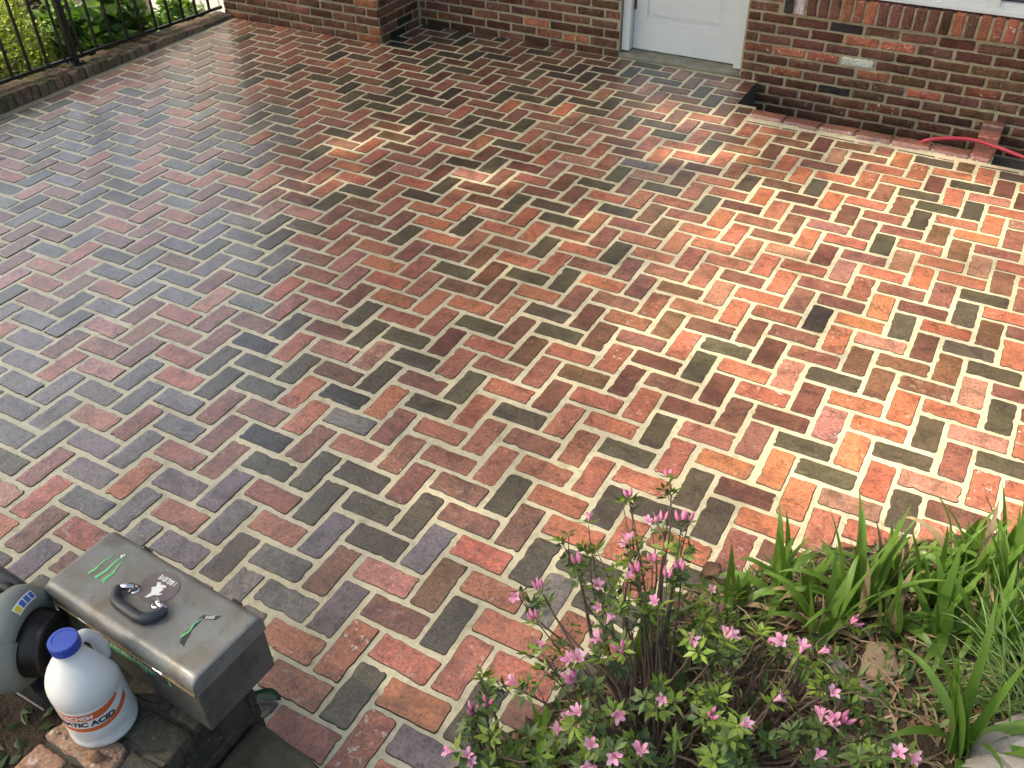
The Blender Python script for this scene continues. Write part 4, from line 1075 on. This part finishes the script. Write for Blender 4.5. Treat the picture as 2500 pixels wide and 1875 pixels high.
# ------------------------------------------------------------------ planting on the bank
M['strap'] = leaf_mat('daylily_leaf', (0.058, 0.145, 0.022), (0.17, 0.28, 0.05), .36, .42, 5)
M['azalea_leaf'] = leaf_mat('azalea_leaf', (0.05, 0.095, 0.03), (0.12, 0.18, 0.05), .3, .45, 20)
M['young_leaf'] = leaf_mat('azalea_young_leaf', (0.17, 0.28, 0.04), (0.30, 0.40, 0.08), .4, .42, 20)
M['petal'] = leaf_mat('pink_petal', (0.74, 0.25, 0.50), (0.84, 0.48, 0.68), .35, .5, 30)
M['bud'] = leaf_mat('pink_bud', (0.58, 0.13, 0.30), (0.68, 0.24, 0.42), .2, .5, 30)
M['stem'] = plain_mat('azalea_stem', (0.075, 0.052, 0.038), 0.85, 0.5, 50, 0.5, 200)
def blade(root_loc, az, L, W, lean, droop, twist, seed, mat):
    q = random.Random(seed); n = 9; v = []; f = []
    hx, hy = math.cos(az), math.sin(az); x = z = 0.0; ang = math.radians(90 - lean)
    for i in range(n + 1):
        t = i / n
        w = W * min(1, .55 + t * 2.2) * (1 - max(0, t - .45) / .55) ** .75 + .0006
        fold = .28 * W * (1 - t)
        tw = twist * t
        sx, sy = -hy * math.cos(tw), hx * math.cos(tw)
        c = (hx * x, hy * x, z)
        v += [(c[0] - sx * w / 2, c[1] - sy * w / 2, c[2] + fold + math.sin(tw) * w / 2), c, (c[0] + sx * w / 2, c[1] + sy * w / 2, c[2] + fold - math.sin(tw) * w / 2)]
        ang -= math.radians(droop) * (.25 + 1.5 * t * t) / n * 2
        x += math.cos(ang) * L / n; z += math.sin(ang) * L / n
    for i in range(n):
        for k in range(2): a = i * 3 + k; f.append((a, a + 1, a + 4, a + 3))
    return v, f
def daylily(px, py, label, n, L, seed, spread=1.0):
    q = random.Random(seed); c = at_soil(px, py)
    root = tag(empty('daylily', (c[0] * U, c[1] * U, c[2] * U - .005)), label, 'plant', 'daylily clumps in the bed')
    for i in range(n):
        inner = i < n * .55
        az = q.uniform(0, 2 * math.pi)
        lean = q.uniform(2, 14) if inner else q.uniform(14, 42) * spread
        dr = q.uniform(4, 28) if inner else q.uniform(45, 105)
        v, f = blade(None, az, L * U * (q.uniform(.75, 1.1) if inner else q.uniform(.6, .95)), q.uniform(.19, .30) * U, lean, dr, q.uniform(-.8, .8), q.random(), None)
        o = mobj('leaf', v, f, M['strap'] if q.random() > .07 else M['straw'], root, True)
        o.location = (q.uniform(-.22, .22) * U, q.uniform(-.22, .22) * U, 0)
for args in ((2080, 1500, 'tall upright daylily clump in the middle of the bed edge', 22, 3.3, 31), (2000, 1560, 'daylily clump before the tall middle clump', 14, 2.7, 32),
             (2342, 1838, 'lone tall daylily clump above the pale stone', 15, 4.0, 33), (2420, 1515, 'daylily clump at the right picture edge by the patio', 22, 3.4, 34),
             (2345, 1470, 'narrow upright daylily clump left of the rightmost clumps', 14, 3.3, 35), (1900, 1450, 'small daylily clump nearest the azalea tip', 14, 2.4, 36),
             (2170, 1540, 'low daylily clump behind the flat stone', 15, 2.3, 37), (2490, 1590, 'arching daylily clump at the right edge of the bed', 20, 3.2, 38),
             (1555, 1640, 'daylily leaves growing through the azalea', 9, 2.4, 39), (1330, 1870, 'daylily leaves under the azalea at the bottom edge', 7, 2.6, 40),
             (2260, 1480, 'daylily clump behind the flat stone near the bricks', 15, 2.5, 41), (1790, 1480, 'short daylily clump left of the others', 10, 2.0, 42), (2160, 1440, 'daylily clump on the patio side of the tall middle clump', 16, 2.8, 44), (2290, 1550, 'daylily clump between the flat stone and the right edge clumps', 16, 2.6, 45), (2480, 1470, 'tallest daylily clump in the right corner of the patio edge', 22, 3.5, 46), (2400, 1600, 'drooping pale daylily clump above the grass tuft', 18, 2.8, 47), (1960, 1490, 'daylily clump with short blades behind the azalea flowers', 12, 2.2, 48), (2330, 1410, 'daylily blades leaning over the last bricks', 14, 2.7, 49), (2440, 1420, 'daylily clump touching the patio at the right', 16, 3.0, 43)):
    daylily(*args)
# azaleas
def petal_mesh(seed=0):
    v = []; f = []; q = random.Random(seed)
    for k in range(5):
        a = 2 * math.pi * k / 5 + q.uniform(-.25, .25); ca_, sa = math.cos(a), math.sin(a); b = len(v); pl = q.uniform(.8, 1.12); cu = q.uniform(-.006, .006)
        for (r_, z, w) in ((.002, 0, .002), (.005, .014, .0045), (.011, .025, .0072), (.0185, .031, .0062), (.0250, .033, .0008)):
            for s, dz in ((-1, .0016), (0, 0), (1, .0016)):
                rj = r_ * pl; wj = w * q.uniform(.8, 1.15); v.append((rj * ca_ - s * wj * sa, rj * sa + s * wj * ca_, z + dz + cu * (r_ / .025) ** 2 + q.uniform(-.001, .001)))
        for i in range(4):
            for j in range(2): q0 = b + i * 3 + j; f.append((q0, q0 + 1, q0 + 4, q0 + 3))
    for k in range(5):                                     # stamens
        a = 2 * math.pi * (k + .5) / 5; b = len(v); x, y = math.cos(a) * .006, math.sin(a) * .006
        v += [(x * .3, y * .3, .004), (x * .3 + .0007, y * .3, .004), (x + .0007, y, .044), (x, y, .044)]; f.append((b, b + 1, b + 2, b + 3))
    return mesh_data('flower', v, f, M['petal'], True)
def bud_mesh():
    mb = MB(1.0)
    for k in range(3):
        a = 2.1 * k; m = Matrix.Translation((.006 * math.cos(a), .006 * math.sin(a), 0)) @ Matrix.Rotation(.25, 4, Vector((-math.sin(a), math.cos(a), 0)))
        mb.lathe([(.001, 0), (.0042, .006), (.0048, .014), (.003, .022), (.0006, .027)], 6, m)
    return mesh_data('flower_bud', mb.v, mb.f, M['bud'], True)
FM, BM = [petal_mesh(i) for i in range(6)], bud_mesh()
def azalea(label, base_px, flowers, buds, fill, seed, htop, hbot):
    q = random.Random(seed); c = at_soil(*base_px)
    root = tag(empty('azalea_bush', (c[0] * U, c[1] * U, c[2] * U - .01)), label, 'shrub', 'azaleas in the bed')
    C_ = Vector(c)
    ends = []
    def hh(v_): t = min(1, max(0, (1875 - v_) / 700)); return hbot + (htop - hbot) * t
    for kind, lst in (('f', flowers), ('b', buds)):
        for (a, b) in lst: ends.append((Vector(at_soil(a, b, hh(b) * q.uniform(.8, 1.1))), kind))
    for (a, b) in fill: ends.append((Vector(at_soil(a, b, hh(b) * q.uniform(.45, 1.0))), 'l'))
    st = MB(U); P, D, Nn, Y = [], [], [], []
    def whorl(p, d, n, young, up=.0):
        s = d.cross(Vector((0, 0, 1)) if abs(d.z) < .9 else Vector((1, 0, 0))).normalized(); t_ = d.cross(s)
        for k in range(n):
            a = 2 * math.pi * k / n + q.uniform(-.4, .4); out = (s * math.cos(a) + t_ * math.sin(a))
            dd = (out + d * q.uniform(.1 + up, .6 + up)).normalized()
            P.append([x * U for x in (p + d * q.uniform(-.07, .07) + dd * .03)]); D.append(tuple(dd)); Nn.append(tuple((d + out * -.2).normalized())); Y.append(young)
    hubs = [C_ + Vector((q.uniform(-.6, .6), q.uniform(-.6, .6), 0)) for _ in range(6)]
    for e, kind in ends:
        b0 = min(hubs, key=lambda h_: (h_ - e).length + q.uniform(0, 1.5))
        dv = e - b0
        m1 = b0 + dv * .45 + Vector((q.uniform(-.25, .25), q.uniform(-.25, .25), -.02 * dv.length + q.uniform(-.1, .35)))
        m2 = b0 + dv * .8 + Vector((q.uniform(-.15, .15), q.uniform(-.15, .15), q.uniform(-.1, .15)))
        pth = smooth_path([tuple(b0), tuple(m1), tuple(m2), tuple(e)], 5); n = len(pth)
        st.tube(pth, [.042 * (1 - i / (n - 1)) ** 1.2 + .011 for i in range(n)], 5)
        d = (pth[-1] - pth[-3]).normalized()
        d = (d + Vector((q.uniform(-.2, .2), q.uniform(-.2, .2), .35))).normalized()
        whorl(e, d, q.randint(6, 9), 1 if q.random() < .45 else 0)
        if kind == 'l':
            whorl(e + d * .07, d, 5, 1 if q.random() < .6 else 0, .6)
        elif kind == 'f':
            for k in range(q.choice((1, 1, 2))):
                fd = (d + Vector((q.uniform(-1.1, 1.1), q.uniform(-1.1, 1.1), q.uniform(-.2, .4))) + Vector((.12, -.15, .1))).normalized()
                o = bpy.data.objects.new('flower', q.choice(FM)); put(o, root)
                pp = (e + d * .05 + fd * .04 - C_) * U; sc = q.uniform(.52, .88)
                o.matrix_local = Matrix.Translation((pp.x, pp.y, pp.z + .01)) @ fd.to_track_quat('Z', 'Y').to_matrix().to_4x4() @ Matrix.Rotation(q.uniform(0, 6), 4, 'Z') @ Matrix.Scale(sc, 4)
        else:
            o = bpy.data.objects.new('flower_bud', BM); put(o, root)
            pp = (e + d * .05 - C_) * U
            o.matrix_local = Matrix.Translation((pp.x, pp.y, pp.z + .01)) @ d.to_track_quat('Z', 'Y').to_matrix().to_4x4() @ Matrix.Scale(q.uniform(.9, 1.25), 4)
        # side twigs with leaf whorls
        for t_ in (.55, .68, .78, .86, .93):
            if q.random() < .32:
                i = int(t_ * (n - 1)); p = pth[i]; dd = (pth[i + 1] - p).normalized()
                sd = (dd * .6 + Vector((q.uniform(-1, 1), q.uniform(-1, 1), q.uniform(0, .7)))).normalized(); L = q.uniform(.12, .5)
                st.tube([tuple(p), tuple(p + sd * L)], [.014, .008], 4)
                whorl(p + sd * L, sd, q.randint(5, 8), 1 if q.random() < .25 else 0)
                if q.random() < .5: whorl(p + sd * L * .55, sd, 4, 0)
    back = Matrix.Translation((-c[0] * U, -c[1] * U, -c[2] * U + .01))
    o = st.build('branches', M['stem'], root, True); o.matrix_local = back
    P, D, Nn, Y = np.array(P), np.array(D), np.array(Nn), np.array(Y)
    for nm, y_, mt in (('leaves', 0, 'azalea_leaf'), ('young_leaves', 1, 'young_leaf')):
        k = Y == y_
        o = leaf_cloud(nm, P[k], D[k], Nn[k], .030 if y_ == 0 else .034, .0135, M[mt], root, .15, seed + y_); o.matrix_local = back
def r6(l): return [(1100 + a / 2.2886, 1150 + b / 2.2886) for a, b in l]
def r7(l): return [(1700 + a / 2.289, 1150 + b / 2.289) for a, b in l]
F6 = r6([(770, 300), (1120, 310), (990, 430), (1040, 405), (380, 705), (800, 650), (965, 620), (850, 770), (1160, 770), (865, 870), (860, 965), (1340, 940), (1525, 945), (505, 1015), (705, 1070), (385, 1215), (745, 1370), (1180, 1260), (690, 1430), (600, 1490), (785, 1560), (905, 1580), (1060, 1610), (735, 1650), (920, 1350)])
B6 = r6([(1225, 50), (1290, 300), (1330, 290), (1190, 290), (710, 530), (1285, 570), (505, 670), (480, 840), (960, 1010), (700, 1180), (1450, 1380), (1040, 580), (1130, 520), (1210, 610), (1000, 160)])
G6 = []
q = random.Random(77)
G6 = [(q.gauss(1480, 150), q.uniform(1480, 1880)) for _ in range(12)] + [(q.gauss(1530, 70), q.uniform(1330, 1520)) for _ in range(6)] + [(1375, 1330), (1340, 1480), (1440, 1360), (1420, 1400), (1300, 1600), (1330, 1640), (1460, 1350), (1545, 1240), (1520, 1230), (1640, 1210)]
azalea('pink flowering azalea with thin upright stems in front of the patio', (1590, 1850), F6, B6, [p for p in G6 if p[0] > 1230], 51, 4.6, 2.6)
F7 = r7([(85, 680), (145, 945), (490, 960), (470, 1030), (570, 1040), (660, 1030), (745, 1250), (415, 1300), (235, 1430), (690, 1420), (760, 1425), (1170, 1580), (1110, 1590), (645, 1620)])
B7 = r7([(850, 860), (400, 995), (810, 1410), (75, 1380), (20, 960), (130, 800)])
G7 = [(q.gauss(1800, 110), q.uniform(1560, 1880)) for _ in range(15)] + [(q.uniform(1700, 1840), q.uniform(1450, 1600)) for _ in range(5)] + [(2060, 1680), (2070, 1725), (2100, 1800), (2010, 1760), (2140, 1850), (1990, 1590)]
azalea('low pink azalea before the daylilies at the bottom of the picture', (1800, 1880), F7, B7, G7, 52, 3.4, 1.8)
azalea('sparse azalea sprigs at the left end of the flower bed', (1240, 1890), r6([(100, 1610), (40, 1570)]) + [(1420, 1868)], r6([(130, 1360), (205, 1310)]), [(1165, 1770), (1200, 1800), (1150, 1790), (1190, 1690), (1260, 1830), (1230, 1860), (1310, 1850), (1290, 1800), (1350, 1860), (1180, 1660)], 53, 3.0, 2.4)
# leaf litter and straw on the bank, soft grass tuft, stones
mb = MB(U); q = random.Random(61)
for i in range(3800):
    x, y = q.uniform(7, 22), q.uniform(-14, 4)
    if bed_d(x, y) < .15: continue
    z = soil_z(x, y); a = q.uniform(0, 2 * math.pi); L = q.uniform(.2, .9); w = q.uniform(.012, .035); b = len(mb.v)
    for k in range(4):
        t = k / 3; px_, py_ = x + math.cos(a + .5 * t) * L * t, y + math.sin(a + .5 * t) * L * t; zz = max(soil_z(px_, py_), z) + .02 + .10 * math.sin(t * 3) * q.random()
        mb.v += [(px_ - math.sin(a) * w, py_ + math.cos(a) * w, zz), (px_ + math.sin(a) * w, py_ - math.cos(a) * w, zz + .01)]
    for k in range(3): mb.f.append((b + 2 * k, b + 2 * k + 1, b + 2 * k + 3, b + 2 * k + 2))
M['litter'] = leaf_mat('straw_litter', (0.10, 0.075, 0.045), (0.30, 0.23, 0.14), .1, .8, 4)
tag(mb.build('straw_litter', M['litter']), 'dry straw and stem litter on the flower bed soil', 'litter', None, 'stuff')
n = 1500; rs = np.random.RandomState(62)
P, D, Nn = [], [], []
while len(P) < n:
    x, y = rs.uniform(7, 22), rs.uniform(-14, 4)
    if bed_d(x, y) < .1: continue
    P.append((x * U, y * U, (soil_z(x, y) + .05) * U)); a = rs.uniform(0, 6.28); D.append((math.cos(a), math.sin(a), rs.uniform(-.1, .35))); Nn.append((rs.normal() * .4, rs.normal() * .4, 1))
M['dead_leaf'] = leaf_mat('dead_leaf', (0.06, 0.035, 0.02), (0.19, 0.11, 0.06), .1, .8, 4)
tag(leaf_cloud('leaf_litter', np.array(P), np.array(D), np.array(Nn), .035, .020, M['dead_leaf'], None, -.3, 5), 'brown dead leaves scattered on the flower bed soil', 'litter', None, 'stuff')
n = 420; P, D, Nn = [], [], []
while len(P) < n:
    x, y = rs.uniform(-8, -.2), rs.uniform(-22, -15.3)
    P.append((x * U, y * U, (left_soil(x, y) + .05) * U)); a = rs.uniform(0, 6.28); D.append((math.cos(a), math.sin(a), rs.uniform(-.1, .3))); Nn.append((rs.normal() * .4, rs.normal() * .4, 1))
tag(leaf_cloud('leaf_litter', np.array(P), np.array(D), np.array(Nn), .04, .024, M['dull_leaf'], None, -.3, 6), 'dark leaf scraps on the dirt in the near left corner', 'litter', None, 'stuff')
n = 2600; P, D, Nn = [], [], []
while len(P) < n:
    x, y = rs.uniform(8, 22), rs.uniform(-13, 4)
    if bed_d(x, y) < .15 or noise.noise((x * .5, y * .5, 7.0)) < -.12: continue
    P.append((x * U, y * U, (soil_z(x, y) - .02) * U)); a = rs.uniform(0, 6.28); k = rs.uniform(.15, 1.2); d = Vector((math.cos(a), math.sin(a), k)).normalized(); D.append(tuple(d)); Nn.append((-math.cos(a) * k, -math.sin(a) * k, 1))
M['weed'] = leaf_mat('weed_leaf', (0.045, 0.10, 0.02), (0.13, 0.20, 0.04), .3, .5, 8)
tag(leaf_cloud('ground_cover', np.array(P), np.array(D), np.array(Nn), .055, .014, M['weed'], None, .1, 8), 'low green weeds covering the flower bed soil', 'weeds', None, 'stuff')
c = at_soil(2490, 1730)
gr = tag(empty('grass_tuft', tuple(x * U for x in c)), 'tuft of thin arching grass beside the pale stone', 'grass')
mb = MB(1.0); q = random.Random(63)
for i in range(95):
    v_, f_ = blade(None, q.uniform(1.6, 4.2), q.uniform(1.4, 2.8) * U, .0042, q.uniform(10, 60), q.uniform(30, 90), q.uniform(-1, 1), q.random(), None)
    ox, oy = q.gauss(0, .05), q.gauss(0, .05); mb.add([(x + ox, y + oy, z) for x, y, z in v_], f_)
M['grass'] = leaf_mat('fine_grass', (0.07, 0.13, 0.03), (0.17, 0.25, 0.07), .3, .5, 20)
o = mb.build('blades', M['grass'], gr, True); o['kind'] = 'stuff'
M['stone'] = plain_mat('pale_stone', (0.30, 0.28, 0.25), 0.85, 0.6, 10, 0.8, 50, coords='pos', dark=(0.14, 0.125, 0.11), bdist=0.006)
M['board'] = plain_mat('weathered_grey_wood', (0.13, 0.115, 0.10), 0.9, 0.6, 14, 0.6, 60, dark=(0.06, 0.052, 0.045))
M['flag'] = plain_mat('tan_flat_stone', (0.22, 0.155, 0.105), 0.85, 0.5, 14, 0.5, 60, dark=(0.12, 0.085, 0.06))
def slab(name, label, cat, pts, h, mat, seed, rise=.06):
    q = random.Random(seed); P3 = [at_soil(a, b, rise) for a, b in pts]
    cx = sum(p[0] for p in P3) / len(P3); cy = sum(p[1] for p in P3) / len(P3); z0 = max(p[2] for p in P3) if rise > .2 else sum(p[2] for p in P3) / len(P3)
    out = []
    for i, p in enumerate(P3):
        nx_ = P3[(i + 1) % len(P3)]
        for k in range(4):
            t = k / 4; out.append((p[0] + (nx_[0] - p[0]) * t + q.gauss(0, .03), p[1] + (nx_[1] - p[1]) * t + q.gauss(0, .03), p[2] + (nx_[2] - p[2]) * t))
    mb = MB(U); n = len(out)
    for k, dz in ((1.0, -h), (1.0, -.10), (.97, -.03), (.90, 0.0), (.6, .02), (.3, .02)):
        mb.v += [(cx + (x - cx) * k, cy + (y - cy) * k, (z * k + z0 * (1 - k)) + dz + q.gauss(0, .012)) for x, y, z in out]
    for i in range(5):
        for k in range(n): mb.f.append((i * n + k, i * n + (k + 1) % n, i * n + n + (k + 1) % n, i * n + n + k))
    mb.f.append(tuple(range(5 * n, 6 * n)))
    return tag(mb.build(name, mat, None, True), label, cat)
slab('pale_stone', 'large pale grey stone in the bottom right corner', 'stone', [(2335, 1880), (2375, 1812), (2430, 1762), (2510, 1725), (2600, 1740), (2620, 1900), (2500, 1960)], 1.6, M['stone'], 71, .35)
slab('flat_stone', 'tan flat stone lying between the daylily clumps', 'stone', [(2098, 1625), (2125, 1562), (2185, 1568), (2200, 1640), (2150, 1665)], .5, M['flag'], 72, .2)
slab('wooden_board', 'weathered grey board lying across the flower bed', 'board', [(2010, 1610), (2035, 1590), (2110, 1660), (2205, 1740), (2185, 1770), (2090, 1700)], .25, M['board'], 73, .1)
# fallen leaves on the patio
def fallen(name, label, px, py, L, mat, seed, az):
    c = at_z(px, py, .03); v_, f_ = [], []; q = random.Random(seed)
    for i in range(7):
        t = i / 6; w = L * .27 * math.sin(math.pi * min(.97, t * .92 + .06)) * (1 + .25 * math.sin(5 * t + seed))
        zz = .004 + .012 * math.sin(t * 3.0)
        v_ += [(t * L - L / 2, -w, zz + .012), (t * L - L / 2, 0, zz), (t * L - L / 2, w, zz + .015)]
    for i in range(6):
        for k in range(2): a = i * 3 + k; f_.append((a, a + 1, a + 4, a + 3))
    o = mobj(name, v_, f_, mat, None, True); o.location = (c[0] * U, c[1] * U, .002); o.rotation_euler = (0, 0, az)
    tag(o, label, 'leaf')
M['green_leaf'] = plain_mat('dark_green_leaf', (0.03, 0.07, 0.04), 0.35, 0.4, 30)
M['brown_leaf'] = plain_mat('brown_leaf', (0.12, 0.065, 0.035), 0.7, 0.5, 30)
fallen('fallen_leaf', 'dark green fallen leaf on the patio beside the toolbox', 652, 1708, .085, M['green_leaf'], 3, .4)
fallen('fallen_leaf', 'curled brown leaf at the patio edge above the azalea', 1735, 1400, .08, M['brown_leaf'], 5, 1.0)
